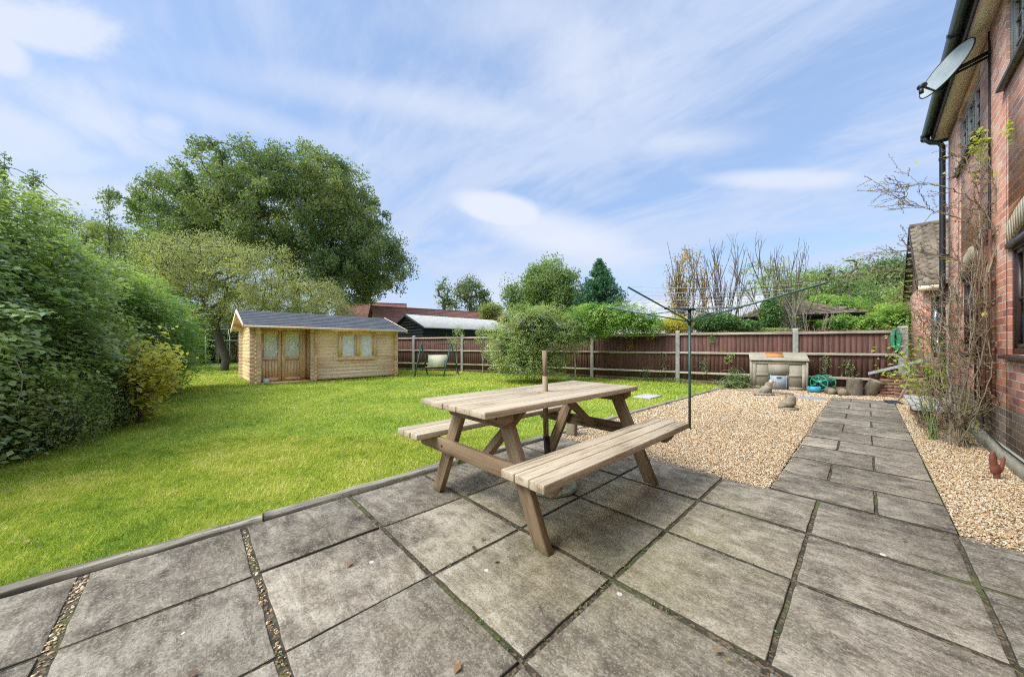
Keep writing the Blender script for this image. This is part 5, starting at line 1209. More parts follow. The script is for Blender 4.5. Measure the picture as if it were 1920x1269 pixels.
mb.tube([(gx, HY1 + .08, gz - .02), (gx, HY1 + .10, gz - .02)], .056, 16)
mb.build('gutter', M['gutter'], house)
mb = MB(); px_, py_ = .862, HY1 - .07
mb.tube([(gx, py_, gz - .05), (gx, py_, gz - .11), (gx + .05, py_, gz - .17), (px_ - .03, py_, gz - .21), (px_, py_, gz - .28), (px_, py_, 1.6), (px_, py_, .12)], .034, 14)
for z in (4.2, 2.6, 1.0): mb.tube([(px_, py_, z), (px_, py_, z + .05)], .041, 14); mb.box(px_, HX, py_ - .012, py_ + .012, z + .012, z + .035)
mb.build('downpipe', M['gutter'], house, smooth=False)
mb = MB(); sl1 = .84
for k in range(14):
    xa = FX - .06 + k * .26; xb = xa + .27; za = HZ + .17 + (xa - FX) * sl1; zb = HZ + .17 + (xb - FX) * sl1
    mb.raw([(xa, HY0, za), (xa, HY1 + .1, za), (xb, HY1 + .1, zb + .0), (xb, HY0, zb), (xa, HY0, za - .03), (xa, HY1 + .1, za - .03)], [(0, 3, 2, 1), (0, 1, 5, 4)])
mb.build('roof', M['tile'], house)
mb = MB(); mb.tube([(.918, 6.28, 4.40), (.92, 6.30, 3.3), (.918, 6.27, 2.42), (.90, 6.22, 2.36), (.90, 6.1, 2.30)], .008, 6); mb.tube([(.922, 6.33, 4.58), (.922, 6.33, 2.40)], .006, 6); mb.build('cable', M['black_plastic'], house)
mb = MB(); mb.tube([(.895, 6.5, .5), (.893, 6.35, .22), (.888, 5.6, .175), (.886, 4.4, .172), (.886, 3.0, .17)], .0075, 6); mb.build('cable', M['black_plastic'], house)
mb = MB(); mb.box(HX - .002, HX + .01, 5.03, 5.11, .245, .31)
for k in range(3): mb.box(HX - .008, HX - .0021, 5.037 + k * .025, 5.052 + k * .025, .25, .305)
mb.build('air_brick', plain('orange_air_brick', (.52, .13, .05), .8), house)

# lower rear wing with tiled roof
WX, WY0, WY1 = .872, 11.72, 15.3
wg = thing('garage_wing', 'single storey brick wing with tiled gable roof beyond the house corner', 'outbuilding', (WX, 13.5, 0))
mb = MB(); mb.box(WX, 5, WY0, WY0 + .2, 0, 2.55)
mb.build('wall', M['brick_x'], wg)
mb = MB(); mb.box(WX, WX + .2, WY0 + .2, WY1, 0, 2.55); mb.raw([(WX + .02, WY0, 2.55), (WX + .02, WY1, 2.55), (WX + .02, 13.5, 4.05), (WX + .2, WY0, 2.55), (WX + .2, WY1, 2.55), (WX + .2, 13.5, 4.05)], [(0, 2, 1), (3, 4, 5), (0, 1, 4, 3), (1, 2, 5, 4), (2, 0, 3, 5)]); mb.build('gable_wall', M['brick'], wg)
mb = MB(); rx0 = .765; n = 13; m_ = 16
for i in range(n):
    for j in range(m_):
        for side in (-1, 1):
            t0, t1 = i / n, (i + 1) / n; ya = 13.5 + side * 2.05 * (1 - t0); yb = 13.5 + side * 2.05 * (1 - t1); za = 2.44 + (4.18 - 2.44) * t0 + .028; zb = 2.44 + (4.18 - 2.44) * t1
            xa = rx0 + j * .2; xb = xa + .2; r = random.random(); xm = xa + .1; hh = .05; za += .012
            if side < 0:
                mb.raw([(xa, ya, za), (xm - .03, ya, za + .004), (xm, ya - .01, za + hh), (xm + .06, ya - .01, za + hh), (xb, ya, za), (xa, yb, zb), (xm - .03, yb, zb + .004), (xm, yb, zb + hh), (xm + .06, yb, zb + hh), (xb, yb, zb), (xa, ya, za - .03), (xb, ya, za - .03)], [(0, 1, 6, 5), (1, 2, 7, 6), (2, 3, 8, 7), (3, 4, 9, 8), (10, 11, 4, 3, 2, 1, 0)], r)
            elif j == 0: mb.raw([(rx0, ya, za), (4, ya, za), (4, yb, zb), (rx0, yb, zb)], [(0, 1, 2, 3)], r)
mb.tube([(rx0, 13.5, 4.2), (4, 13.5, 4.2)], .07, 10); mb.build('roof', M['tile'], wg)
mb = MB()
for side in (-1, 1):
    ya = 13.5 + side * 2.05; mb.raw([(rx0 - .02, ya, 2.36), (rx0 - .02, 13.5, 4.04), (rx0 - .02, 13.5, 4.2), (rx0 - .02, ya, 2.50), (rx0, ya, 2.36), (rx0, 13.5, 4.04), (rx0, 13.5, 4.2), (rx0, ya, 2.50)], [(0, 1, 2, 3), (7, 6, 5, 4), (0, 4, 5, 1), (1, 5, 6, 2), (2, 6, 7, 3), (3, 7, 4, 0)])
mb.build('bargeboard', M['fascia'], wg)
mb = MB(); mb.box(rx0 + .001, WX + .25, 11.46, WY0 - .001, 2.34, 2.44); mb.build('soffit', M['soffit'], wg)
mb = MB(); mb.box(WX + .10, WX + .24, WY0 - .012, WY0 + .01, .9, 2.2); wn2 = mb.build('window', M['frame_brown'], wg); mb = MB(); mb.box(WX + .115, WX + .225, WY0 - .018, WY0 - .0125, .93, 2.17); mb.build('pane', M['glass'], wn2)

# satellite dish
dc = at(1778, 132, 3.9); 
sd = thing('satellite_dish', 'grey satellite dish bracketed to the brick wall under the eaves', 'satellite dish', dc)
nrm = (Vector((-.72, -.48, .42))).normalized(); e1 = Vector((-nrm.y, nrm.x, 0)).normalized(); e2 = nrm.cross(e1).normalized()
if e2.z < 0: e2 = -e2
def dishmesh(off, rev):
    vs = []; fs = []; NR, NA = 8, 36
    for i in range(NR + 1):
        r = i / NR
        for k in range(NA): a = 2 * math.pi * k / NA; vs.append(dc + (e1 * math.cos(a) * .27 + e2 * math.sin(a) * .285) * r + nrm * (.06 * r * r - .03 + off))
    for i in range(NR):
        for k in range(NA): q = (i * NA + k, i * NA + (k + 1) % NA, (i + 1) * NA + (k + 1) % NA, (i + 1) * NA + k); fs.append(q if not rev else tuple(reversed(q)))
    return vs, fs
mb = MB(); v_, f_ = dishmesh(0, False); mb.raw(v_, f_); v2, f2 = dishmesh(-.006, True); mb.raw(v2, f2); mb.build('reflector', M['dish'], sd, smooth=True)
mb = MB(); NA = 36; mb.tube([dc + (e1 * math.cos(2 * math.pi * k / NA) * .27 + e2 * math.sin(2 * math.pi * k / NA) * .285) + nrm * .027 for k in range(NA + 1)], .007, 6, cap=False); mb.build('rim', M['dish_dark'], sd)
pb_ = dc - e2 * .25 + nrm * .02; lnb = at(1729, 162, 3.62)
mb = MB(); mb.tube([pb_, lnb], .010, 8); mb.build('arm', M['dish_dark'], sd)
mb = MB(); dn = (dc - lnb).normalized(); mb.tube([lnb - dn * .05, lnb + dn * .05], .028, 12); mb.tube([lnb + Vector((0, 0, -.02)) - dn * .03, lnb + Vector((0, 0, -.075)) - dn * .02], .018, 10); mb.build('receiver', M['dish_dark'], sd)
mb = MB(); mount = Vector((HX, 6.36, 4.37)); back = dc - nrm * .05; mb.bar(back, Vector((mount.x, mount.y, mount.z)) - Vector((.0, 0, 0)), .03, .03); mb.bar(back - e2 * .06, mount - Vector((0, 0, .05)), .02, .02); mb.box(HX - .012, HX, 6.31, 6.41, 4.29, 4.44); mb.obox(back - nrm * .01, e1 * .04, e2 * .06, nrm * .015); mb.build('bracket', M['dish_dark'], sd)
# floodlight
fc_ = Vector((.87, 5.42, 4.55)); flt = thing('security_light', 'small grey security floodlight under the eaves above the satellite dish', 'floodlight', fc_)
mb = MB(); mb.obox(fc_ + Vector((-.05, 0, -.02)), Vector((.012, 0, .045)), Vector((0, .055, 0)), Vector((-.035, 0, .01))); mb.build('head', M['lamp_grey'], flt, bevel=.006)
mb = MB(); mb.tube([fc_ + Vector((0, -.02, -.02)), fc_ + Vector((.06, -.05, -.03))], .008, 6); mb.box(.90, .929, 5.33, 5.41, 4.44, 4.53); mb.tube([fc_ + Vector((.02, -.07, -.07)), fc_ + Vector((-.03, -.08, -.11))], .02, 8); mb.build('sensor', M['dish_dark'], flt)

# trellis
tr = thing('wall_trellis', 'brown wooden trellis fixed upright on the brick wall behind the rose', 'trellis', (.9, 6.4, 0))
mb = MB()
for yy in (6.06, 6.30, 6.54, 6.76): mb.box(.885, .90, yy, yy + .032, .50, 2.36)
mb.build('upright', M['trellis'], tr)
mb = MB(); z = .6
while z < 2.35: mb.box(.90, .914, 6.02, 6.82, z, z + .03); z += .24
mb.build('crossbar', M['trellis'], tr)

# ================================================================== BUILDINGS BEYOND
bs2 = thing('black_shed', 'black boarded shed with pale roof standing behind the fence', 'shed', (-16, 10.6, 0))
mb = MB(); X0, X1, Y0, Y1, E, RZ2 = -17.7, -14.35, 7.9, 13.6, 2.02, 2.68; xm = (X0 + X1) / 2
def boards_y(mb, x, y0, y1, z0, z1, sx):
    z = z0
    while z < z1: mb.raw([(x, y0, z), (x, y1, z), (x, y1, z + .14), (x, y0, z + .14), (x + sx * .02, y0, z), (x + sx * .02, y1, z)], [(4, 5, 2, 3), (0, 1, 5, 4)]); z += .14
boards_y(mb, X1, Y0, Y1, 0, 1.95, 1); boards_y(mb, X0, Y0, Y1, 0, 1.95, -1)
z = 0
while z < RZ2 - .1:
    hw = (X1 - X0) / 2 if z < E else (X1 - X0) / 2 * (RZ2 - z) / (RZ2 - E)
    hw2 = (X1 - X0) / 2 if z + .14 < E else (X1 - X0) / 2 * max(0.02, (RZ2 - z - .14)) / (RZ2 - E); hw2 = min(hw, hw2)
    for yy, s_ in ((Y0, -1), (Y1, 1)): mb.raw([(xm - hw, yy, z), (xm + hw, yy, z), (xm + hw2, yy, z + .14), (xm - hw2, yy, z + .14), (xm - hw, yy + s_ * .02, z), (xm + hw, yy + s_ * .02, z)], [(4, 5, 2, 3), (0, 1, 5, 4)])
    z += .14
mb.build('boarding', M['black_wood'], bs2)
def corr_roof(mb, xr, zr, xe, ze, y0, y1, n, amp=.02):
    for i in range(n):
        ya, yb = y0 + (y1 - y0) * i / n, y0 + (y1 - y0) * (i + 1) / n; ym = (ya + yb) / 2
        mb.raw([(xr, ya, zr), (xr, ym, zr + amp), (xr, yb, zr), (xe, ya, ze), (xe, ym, ze + amp), (xe, yb, ze), (xr, ya, zr - .03), (xe, ya, ze - .03), (xe, yb, ze - .03)], [(0, 1, 4, 3), (1, 2, 5, 4), (3, 4, 5, 8, 7)], RG.random())
mb = MB(); corr_roof(mb, xm, RZ2 + .04, X1 + .18, E - .02, Y0 - .1, Y1 + .1, 60); corr_roof(mb, xm, RZ2 + .04, X0 - .18, E - .02, Y0 - .1, Y1 + .1, 60); mb.build('roof', M['pale_roof'], bs2)
mb = MB()
for s_ in (-1, 1): mb.bar((xm, Y0 - .11, RZ2), (xm + s_ * ((X1 - X0) / 2 + .18), Y0 - .11, E - .05), .02, .12, up=(0, 0, 1))
mb.build('bargeboard', M['black_wood'], bs2)

def gable_house(name, label, cat, a, b, halfw, ridge, eave, roofm, wallm, wins_=0, over=.3):
    """house whose ridge runs from a to b (x,y)"""
    a = Vector((a[0], a[1], 0)); b = Vector((b[0], b[1], 0)); d = (b - a).normalized(); n_ = Vector((d.y, -d.x, 0)); t = thing(name, label, cat, (a + b) / 2); L = (b - a).length; c = (a + b) / 2
    if n_.dot(-c) < 0: n_ = -n_
    mb = MB(); mb.obox(c + Vector((0, 0, eave / 2)), d * (L / 2), n_ * halfw, Vector((0, 0, eave / 2)))
    for p in (a, b): mb.poly([p + n_ * halfw + Vector((0, 0, eave)), p - n_ * halfw + Vector((0, 0, eave)), p + Vector((0, 0, ridge - .06))])
    mb.build('wall', wallm, t)
    mb = MB(); k = 14
    for s_ in (-1, 1):
        for i in range(k):
            r0, r1 = i / k, (i + 1) / k; sl = (ridge - eave) / halfw; w0 = (halfw + over) * r0; w1 = (halfw + over) * r1 + .02
            z0, z1 = ridge - sl * w0, ridge - sl * w1 + .035
            p0, p1 = a - d * over, b + d * over
            mb.raw([p0 + n_ * s_ * w0 + Vector((0, 0, z0)), p1 + n_ * s_ * w0 + Vector((0, 0, z0)), p1 + n_ * s_ * w1 + Vector((0, 0, z1)), p0 + n_ * s_ * w1 + Vector((0, 0, z1)), p0 + n_ * s_ * w1 + Vector((0, 0, z1 - .05)), p1 + n_ * s_ * w1 + Vector((0, 0, z1 - .05))], [(0, 1, 2, 3), (3, 2, 5, 4)])
    rf = mb.build('roof', roofm, t)
    mb = MB(); mb.tube([a - d * over + Vector((0, 0, ridge + .01)), b + d * over + Vector((0, 0, ridge + .01))], .08, 8); mb.build('ridge_tile', roofm, rf)
    return t
p, q = at(702, 577, 27), at(945, 590, 33); gable_house('bungalow', 'long red tiled bungalow roof behind the black shed', 'bungalow', (p.x, p.y), (q.x, q.y), 4.2, 4.25, 2.3, M['redtile'], M['render_wall'])
p, q = at(640, 569, 34), at(757, 570, 36); gable_house('bungalow', 'short red tiled roof rising left behind the longer bungalow roof', 'bungalow', (p.x, p.y), (q.x, q.y), 4.2, 5.55, 2.6, M['redtile'], M['render_wall'])
p, q = at(1172, 570, 17.5), at(1425, 552, 14.2); gable_house('white_roofed_garage', 'garage with white sheet roof behind the fence and bare shrubs', 'garage', (p.x, p.y), (q.x, q.y), 2.0, 3.28, 2.35, M['white_roof'], M['render_wall'], over=.15)
# brown hipped shed
hb = thing('tiled_shed', 'brown boarded shed with mossy tiled roof seen over the fence', 'shed', at(1492, 640, 12.2).xy.to_3d())
c = at(1492, 640, 12.2); c.z = 0; ux = Vector((1, .12, 0)).normalized(); uy = Vector((-.12, 1, 0)).normalized(); hx_, hy_ = 1.25, .8
mb = MB(); z = 0
while z < 1.95: mb.obox(c + Vector((0, 0, z + .07)), ux * (hx_ + .01 * (z * 7 % 2)), uy * hy_, Vector((0, 0, .068))); z += .14
mb.build('boarding', M['brown_wood'], hb)
mb = MB(); n = 9
apx = c + ux * -.3 + Vector((0, 0, 2.88))
cor = [c + ux * (hx_ + .4) * a + uy * (hy_ + .4) * b + Vector((0, 0, 2.17)) for a, b in ((-1, -1), (1, -1), (1, 1), (-1, 1))]
for e in range(4):
    A_, B_ = cor[e], cor[(e + 1) % 4]
    for i in range(n):
        t0, t1 = i / n, (i + 1) / n
        a0, b0, a1, b1 = A_.lerp(apx, t0), B_.lerp(apx, t0), A_.lerp(apx, t1), B_.lerp(apx, t1); k = max(1, int((b0 - a0).length / .16))
        for j in range(k): 
            lift = Vector((0, 0, .02 + .03 * (j % 2))); mb.raw([a0.lerp(b0, j / k) + lift, a0.lerp(b0, (j + 1) / k) + lift, a1.lerp(b1, (j + 1) / k), a1.lerp(b1, j / k), a0.lerp(b0, j / k), a0.lerp(b0, (j + 1) / k)], [(0, 1, 2, 3), (4, 5, 1, 0)], RG.random())
mb.build('roof', M['tile'], hb); mb = MB(); mb.obox(c + Vector((0, 0, 2.13)), ux * (hx_ + .36), uy * (hy_ + .36), Vector((0, 0, .03))); mb.build('eaves', M['black_wood'], hb)
# greenhouse
gh = thing('greenhouse', 'aluminium framed greenhouse half hidden behind the gnarled tree', 'greenhouse', (-26, 1.6, 0))
g0 = at(386, 684, 19.5); g0.z = 0; dxg = Vector((0, 1, 0)); dyg = Vector((-1, 0, 0)); Wg, Lg, Eg, Rg_ = 2.2, 3.2, 1.45, 2.15
mb = MB(); gp = lambda u_, v_, z: g0 + dyg * u_ + dxg * v_ + Vector((0, 0, z))
for i in range(7): v_ = Lg * i / 6; mb.tube([gp(0, v_, 0), gp(0, v_, Eg), gp(Wg / 2, v_, Rg_), gp(Wg, v_, Eg), gp(Wg, v_, 0)], .02, 4)
for i in range(1, 4): u_ = Wg * i / 4; mb.tube([gp(u_, 0, 0), gp(u_, 0, Eg + (Rg_ - Eg) * (1 - abs(u_ - Wg / 2) / (Wg / 2)))], .018, 4)
for u_, z in ((0, Eg), (Wg, Eg), (Wg / 2, Rg_), (0, .04)): mb.tube([gp(u_, 0, z), gp(u_, Lg, z)], .02, 4)
mb.build('frame', M['alu'], gh)
mb = MB(); mb.poly([gp(-.01, 0, .05), gp(-.01, Lg, .05), gp(-.01, Lg, Eg), gp(-.01, 0, Eg)]); mb.poly([gp(0, 0, Eg), gp(0, Lg, Eg), gp(Wg / 2, Lg, Rg_), gp(Wg / 2, 0, Rg_)]); mb.poly([gp(0, .01, .05), gp(Wg, .01, .05), gp(Wg, .01, Eg), gp(Wg / 2, .01, Rg_), gp(0, .01, Eg)]); mb.build('pane', M['clear'], gh)

# ================================================================== VEGETATION
def el(px, py, d, rx, ry, rd=None):
    """lump of foliage: centre seen at (px,py) at distance d, half sizes in px at that distance"""
    c = at(px, py, d); k = d / F_; r = rx * k; return (c.x, c.y, c.z, r, rd if rd else r, ry * k)
# big bramble covered hedge on the left
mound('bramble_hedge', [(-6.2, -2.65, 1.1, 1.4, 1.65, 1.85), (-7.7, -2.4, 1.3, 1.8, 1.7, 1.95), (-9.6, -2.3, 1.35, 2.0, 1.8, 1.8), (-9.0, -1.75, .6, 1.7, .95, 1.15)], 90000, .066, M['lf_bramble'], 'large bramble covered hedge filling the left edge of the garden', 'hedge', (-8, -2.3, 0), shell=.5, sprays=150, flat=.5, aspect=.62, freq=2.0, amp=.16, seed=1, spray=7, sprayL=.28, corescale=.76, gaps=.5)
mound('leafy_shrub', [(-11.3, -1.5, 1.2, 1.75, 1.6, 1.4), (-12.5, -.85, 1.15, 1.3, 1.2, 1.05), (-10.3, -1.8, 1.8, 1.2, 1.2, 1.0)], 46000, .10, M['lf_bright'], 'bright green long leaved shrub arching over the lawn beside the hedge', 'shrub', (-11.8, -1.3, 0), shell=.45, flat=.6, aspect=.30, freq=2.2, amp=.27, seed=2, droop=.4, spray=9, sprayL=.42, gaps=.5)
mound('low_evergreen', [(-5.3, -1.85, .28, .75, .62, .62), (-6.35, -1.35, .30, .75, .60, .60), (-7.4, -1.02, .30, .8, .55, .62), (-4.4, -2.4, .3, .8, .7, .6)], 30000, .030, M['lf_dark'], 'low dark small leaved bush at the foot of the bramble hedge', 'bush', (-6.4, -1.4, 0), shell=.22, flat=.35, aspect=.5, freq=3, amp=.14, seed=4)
# yellow shrub: loose stems with large leaves
ys = thing('yellow_shrub', 'loose yellow and pink leaved autumn shrub in front of the hedge', 'shrub', (-7.5, -.75, 0)); mb = MB(); LP_ = []
for k in range(84):
    b = Vector((-7.5 + random.uniform(-.25, .25), -.75 + random.uniform(-.2, .2), .05)); tgt = at(random.gauss(290, 33), random.gauss(706, 34), random.uniform(4.6, 5.5))
    if k < 12: tgt = at(random.uniform(95, 215), random.uniform(745, 785), random.uniform(4.2, 4.8))
    pts = [b.lerp(tgt, t) + Vector((0, 0, .28 * math.sin(math.pi * t) * (tgt - b).length * .4)) + Vector(RG.normal(0, .025, 3)) for t in (0, .2, .4, .6, .8, 1)]
    mb.tube(pts, [.009, .007, .006, .005, .004, .002], 5, cap=False)
    for j in range(34): t = random.uniform(.5, 1.03); i = min(4, int(t * 5)); p = pts[i].lerp(pts[i + 1], t * 5 - i); LP_.append(p + Vector(RG.normal(0, .065, 3)))
mb.build('stems', M['stem_red'], ys); add_leaves('foliage', np.array([p[:] for p in LP_]), .085, M['lf_yellow'], ys, np.tile([0., 0., 1.], (len(LP_), 1)), .55, .55, .2)
# slim saplings behind the hedge
for i, (px, py, pb_, d, lab) in enumerate(((8, 290, 420, 9.5, 'dark slim sapling top at the left edge above the hedge'), (62, 322, 420, 9.5, 'thin sapling top just right of the one at the left edge'), (203, 345, 440, 12.5, 'slim pointed sapling top between the hedge and the big oak'))):
    tp = at(px, py, d); bt = Vector((tp.x, tp.y, 0)); t = thing('sapling', lab, 'tree', bt, 'saplings above the hedge'); mb = MB(); H = tp.z; mb.tube([bt, bt + Vector((.03, .02, H * .5)), bt + Vector((-.03, .03, H * .75)), tp], [.04, .024, .014, .004], 6); P = []
    for k in range(70):
        z = H * (1 - .36 * random.random() ** .8); wd = .05 + random.random() * (.10 + (H - z) * .20); a = random.uniform(0, 6.28); q = Vector((bt.x + math.cos(a) * wd, bt.y + math.sin(a) * wd, z + wd * .9)); o_ = Vector((bt.x, bt.y, z)); mb.tube([o_, o_.lerp(q, .5), q], [.01, .006, .003], 4, cap=False)
        for j in range(15): P.append(o_.lerp(q, random.uniform(.35, 1.05)) + Vector(RG.normal(0, .05, 3)))
    mb.build('trunk', M['trunk_grey'], t); add_leaves('crown', np.array([p[:] for p in P]), .07, M['lf_far'] if i < 2 else M['lf_oak'], t, None, .2, .6, .3)

# great oak behind the cabin
D0 = 25.0; ob_ = at(560, 690, D0); ob_.z = 0
def W(px, py, d=D0): return at(px, py, d)
tree('oak_tree', 'very large broad oak tree towering behind the log cabin', 'tree', ob_, [ob_, ob_ + Vector((0, 0, 2)), W(555, 560), W(550, 500), W(545, 450)],
     [((*W(530, 412),), (6.9, 6.9, 4.2)), ((*W(650, 465),), (4.2, 4.2, 3.6)), ((*W(325, 400),), (2.7, 3.2, 2.3)), ((*W(575, 355),), (4.6, 4.6, 2.5)), ((*W(450, 355),), (3.4, 3.6, 1.9)), ((*W(700, 490),), (2.6, 3, 2.6)), ((*W(420, 440),), (4.4, 4, 2.9)), ((*W(370, 400),), (3.6, 3.6, 2.6)), ((*W(630, 530),), (3.8, 4, 1.6))],
     1080, 190, .66, .15, M['lf_oak'], M['trunk_oak'], .30, .016, aspect=.62, amp=.07)
# gnarled grey-green tree between oak and cabin
D1 = 15.3; tb = Vector((-19.9, 1.05, 0))
V1 = lambda px, py, d=D1: at(px, py, d)
tree('gnarled_tree', 'grey green fruit tree with leaning mossy trunk left of the cabin', 'tree', tb, [tb, V1(424, 672), V1(412, 640), V1(402, 605), V1(420, 575), V1(440, 545)],
     [((*V1(380, 505),), (2.3, 2.3, 1.7)), ((*V1(470, 520),), (2.5, 2.5, 1.5)), ((*V1(560, 560),), (2.2, 2.2, .95)), ((*V1(620, 580),), (1.3, 1.3, .45)), ((*V1(330, 540),), (1.4, 1.6, 1.6)), ((*V1(400, 590),), (1.1, 1.1, .7)), ((*V1(500, 575),), (1.9, 1.5, .8)), ((*V1(350, 600),), (1.0, 1.0, .9))],
     820, 95, .42, .08, M['lf_apple'], M['trunk_apple'], .155, .011, aspect=.35, wob=.6, amp=.12, flat=.1)
tree('pale_leaved_tree', 'pale green tree rising between the hedge and the fruit tree', 'tree', V1(275, 690, 16).xy.to_3d(), [V1(275, 690, 16).xy.to_3d(), V1(275, 600, 16), V1(275, 540, 16)], [((*V1(262, 510, 16),), (1.9, 1.9, 1.9)), ((*V1(205, 470, 16),), (1.3, 1.4, 1.5)), ((*V1(150, 440, 16),), (1.5, 1.4, 1.2)), ((*V1(320, 490, 16),), (1.4, 1.3, 1.3))], 260, 140, .50, .085, M['lf_faryel'], M['trunk_grey'], .14, .012)
mound('dark_hedge', [(-30, -1.5, 1.2, 3, 2.5, 2.2), (-31, 2, 1.3, 2.4, 3, 2.4), (-30, 6, 1.2, 2.2, 3, 2.2), (-25, -4, 1.2, 3.2, 2, 2.2)], 16000, .16, M['lf_far'], 'dark evergreen hedge closing the garden behind the greenhouse', 'hedge', (-30, 1, 0), shell=.5, freq=.8, seed=5)

# garden bushes before the fence
D2 = 10.6
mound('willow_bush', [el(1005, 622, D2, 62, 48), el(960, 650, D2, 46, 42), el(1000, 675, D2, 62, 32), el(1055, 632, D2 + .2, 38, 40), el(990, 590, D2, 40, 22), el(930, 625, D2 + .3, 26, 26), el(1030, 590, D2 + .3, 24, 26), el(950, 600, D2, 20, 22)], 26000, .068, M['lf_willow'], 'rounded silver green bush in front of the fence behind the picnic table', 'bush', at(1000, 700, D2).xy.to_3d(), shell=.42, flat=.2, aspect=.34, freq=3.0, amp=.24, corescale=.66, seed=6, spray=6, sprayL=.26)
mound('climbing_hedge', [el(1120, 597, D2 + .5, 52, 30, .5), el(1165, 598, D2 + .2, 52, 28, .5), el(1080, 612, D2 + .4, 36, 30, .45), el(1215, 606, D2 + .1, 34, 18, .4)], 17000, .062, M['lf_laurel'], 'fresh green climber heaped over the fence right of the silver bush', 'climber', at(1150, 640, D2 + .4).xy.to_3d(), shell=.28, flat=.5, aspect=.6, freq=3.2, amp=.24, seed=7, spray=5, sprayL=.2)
mound('yellowing_creeper', [el(1262, 610, 10.8, 34, 16, .35)], 3200, .06, M['lf_yellow'], 'patch of yellow leaves on the fence top left of the washing line pole', 'creeper', at(1262, 630, 10.8).xy.to_3d(), shell=.3, seed=8, amp=.25)
mound('ivy_clump', [el(1335, 604, 10.5, 44, 20, .4), el(1390, 612, 10.2, 30, 12, .35)], 6500, .055, M['lf_ivy'], 'dark glossy ivy heaped on the fence right of the washing line pole', 'ivy', at(1340, 625, 10.4).xy.to_3d(), shell=.3, seed=9, aspect=.8)
mound('ivy_clump', [el(1445, 592, 10.1, 18, 32, .35)], 3600, .055, M['lf_ivy'], 'upright dark ivy clump around the bare shrub stems', 'ivy', at(1445, 625, 10.1).xy.to_3d(), shell=.25, seed=10, aspect=.8)
mound('fence_top_growth', [el(1420 + 38 * k, 619, 9.9 - .12 * k, 26, 5, .2) for k in range(2)], 1500, .04, M['lf_willow'], 'low mossy growth along the fence top behind the bunker', 'creeper', at(1440, 625, 9.8).xy.to_3d(), shell=.12, seed=3, core=False)
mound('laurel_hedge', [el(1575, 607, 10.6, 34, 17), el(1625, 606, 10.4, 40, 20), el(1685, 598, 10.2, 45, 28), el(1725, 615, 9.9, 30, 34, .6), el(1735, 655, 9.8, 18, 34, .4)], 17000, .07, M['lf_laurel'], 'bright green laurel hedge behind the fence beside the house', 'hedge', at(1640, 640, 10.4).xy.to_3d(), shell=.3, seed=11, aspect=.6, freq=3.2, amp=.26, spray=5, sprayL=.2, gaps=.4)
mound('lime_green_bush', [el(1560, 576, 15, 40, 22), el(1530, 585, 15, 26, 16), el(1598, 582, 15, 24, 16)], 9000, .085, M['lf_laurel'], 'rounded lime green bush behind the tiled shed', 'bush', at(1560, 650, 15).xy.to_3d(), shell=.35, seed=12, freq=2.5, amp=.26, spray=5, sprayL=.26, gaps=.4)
# small sapling by the fence next to the silver bush, and by the swing
for px, py, d, lab in ((1078, 640, 10.3, 'thin young tree in front of the fence at the right of the silver bush'), (856, 640, 13.4, 'small pale leaved tree against the fence beside the garden swing'), (905, 640, 13.2, 'little pale leaved shrub tree between the swing and the silver bush')):
    b = at(px, 700, d); b.z = 0; tree('young_tree', lab, 'tree', b, [b, b + Vector((.02, 0, .5)), b + Vector((-.03, 0, 1.0))], [((*at(px, py - 10, d),), (.42, .3, .5))], 26, 26, .17, .055, M['lf_willow'], M['stem_grey'], .022, .004, 'young trees by the fence', aspect=.4)

# bare upright shrubs behind the fence
def bare_shrub(name, label, px, d, top, halfw, nst, leafm=None, nleaf=0, leafspan=(.2, .8), mat='stem_dull', seed=1, base_y=640, lean=0, group='bare stemmed shrubs behind the fence'):
    rd = random.Random(seed); b = at(px, base_y, d); b.z = 0; t = thing(name, label, 'shrub', b, group); mb = MB(); LP_ = []
    zt = at(px, top, d).z; k = d / F_
    def grow(p, dr, L, r, lev):
        pts = [p]; q = p.copy(); dd = dr.normalized(); n = 5
        for i in range(n):
            dd = (dd + Vector((rd.gauss(0, .09), rd.gauss(0, .09), .07))).normalized(); q = q + dd * (L / n); pts.append(q.copy())
        mb.tube(pts, [max(.0045, r * (1 - .75 * i / n)) for i in range(n + 1)], 5, cap=False)
        if lev > 0:
            for i in range(rd.randint(3, 5)):
                j = rd.randint(1, n - 1); s_ = Vector((rd.gauss(0, 1), rd.gauss(0, 1), rd.uniform(.3, 1.2))).normalized(); grow(pts[j], (dd * 1.1 + s_ * .42), L * rd.uniform(.25, .45) * (1 if j < 4 else .7), r * .5, lev - 1)
        elif leafm:
            LP_.extend(pts[1:])
    for i in range(nst):
        f = rd.uniform(-1, 1); tgt_x = f * halfw * k * (.75 + .25 * rd.random()); h = zt * (1 - .22 * f * f) * rd.uniform(.72, 1.0)
        p = b + RT * (f * halfw * k * .35) + FW * rd.uniform(-.25, .25); dr = Vector((0, 0, h)) + RT * (tgt_x * .62 + lean) + FW * rd.uniform(-.4, .4)
        grow(p, dr, h * .98, .026, 2)
    mb.build('stems', M[mat], t)
    if leafm:
        A = np.array([p[:] for p in LP_]); A = A[(A[:, 2] > zt * leafspan[0]) & (A[:, 2] < zt * leafspan[1])]; A = A[RG.choice(len(A), nleaf)] + RG.normal(0, .09, (nleaf, 3)); add_leaves('foliage', A, .065, M[leafm], t, None, .3, .7, .4)
bare_shrub('tall_shrub', 'tall shrub with brownish olive leaves left of the twiggy ones', 1292, 11.6, 440, 36, 13, 'lf_rust', 3400, (.25, .92), 'stem_dull', 1)
bare_shrub('tall_shrub', 'narrow upright bare shrub with reddish stems in the middle', 1352, 11.5, 432, 16, 16, None, 0, (.2, .8), 'stem_dull', 2)
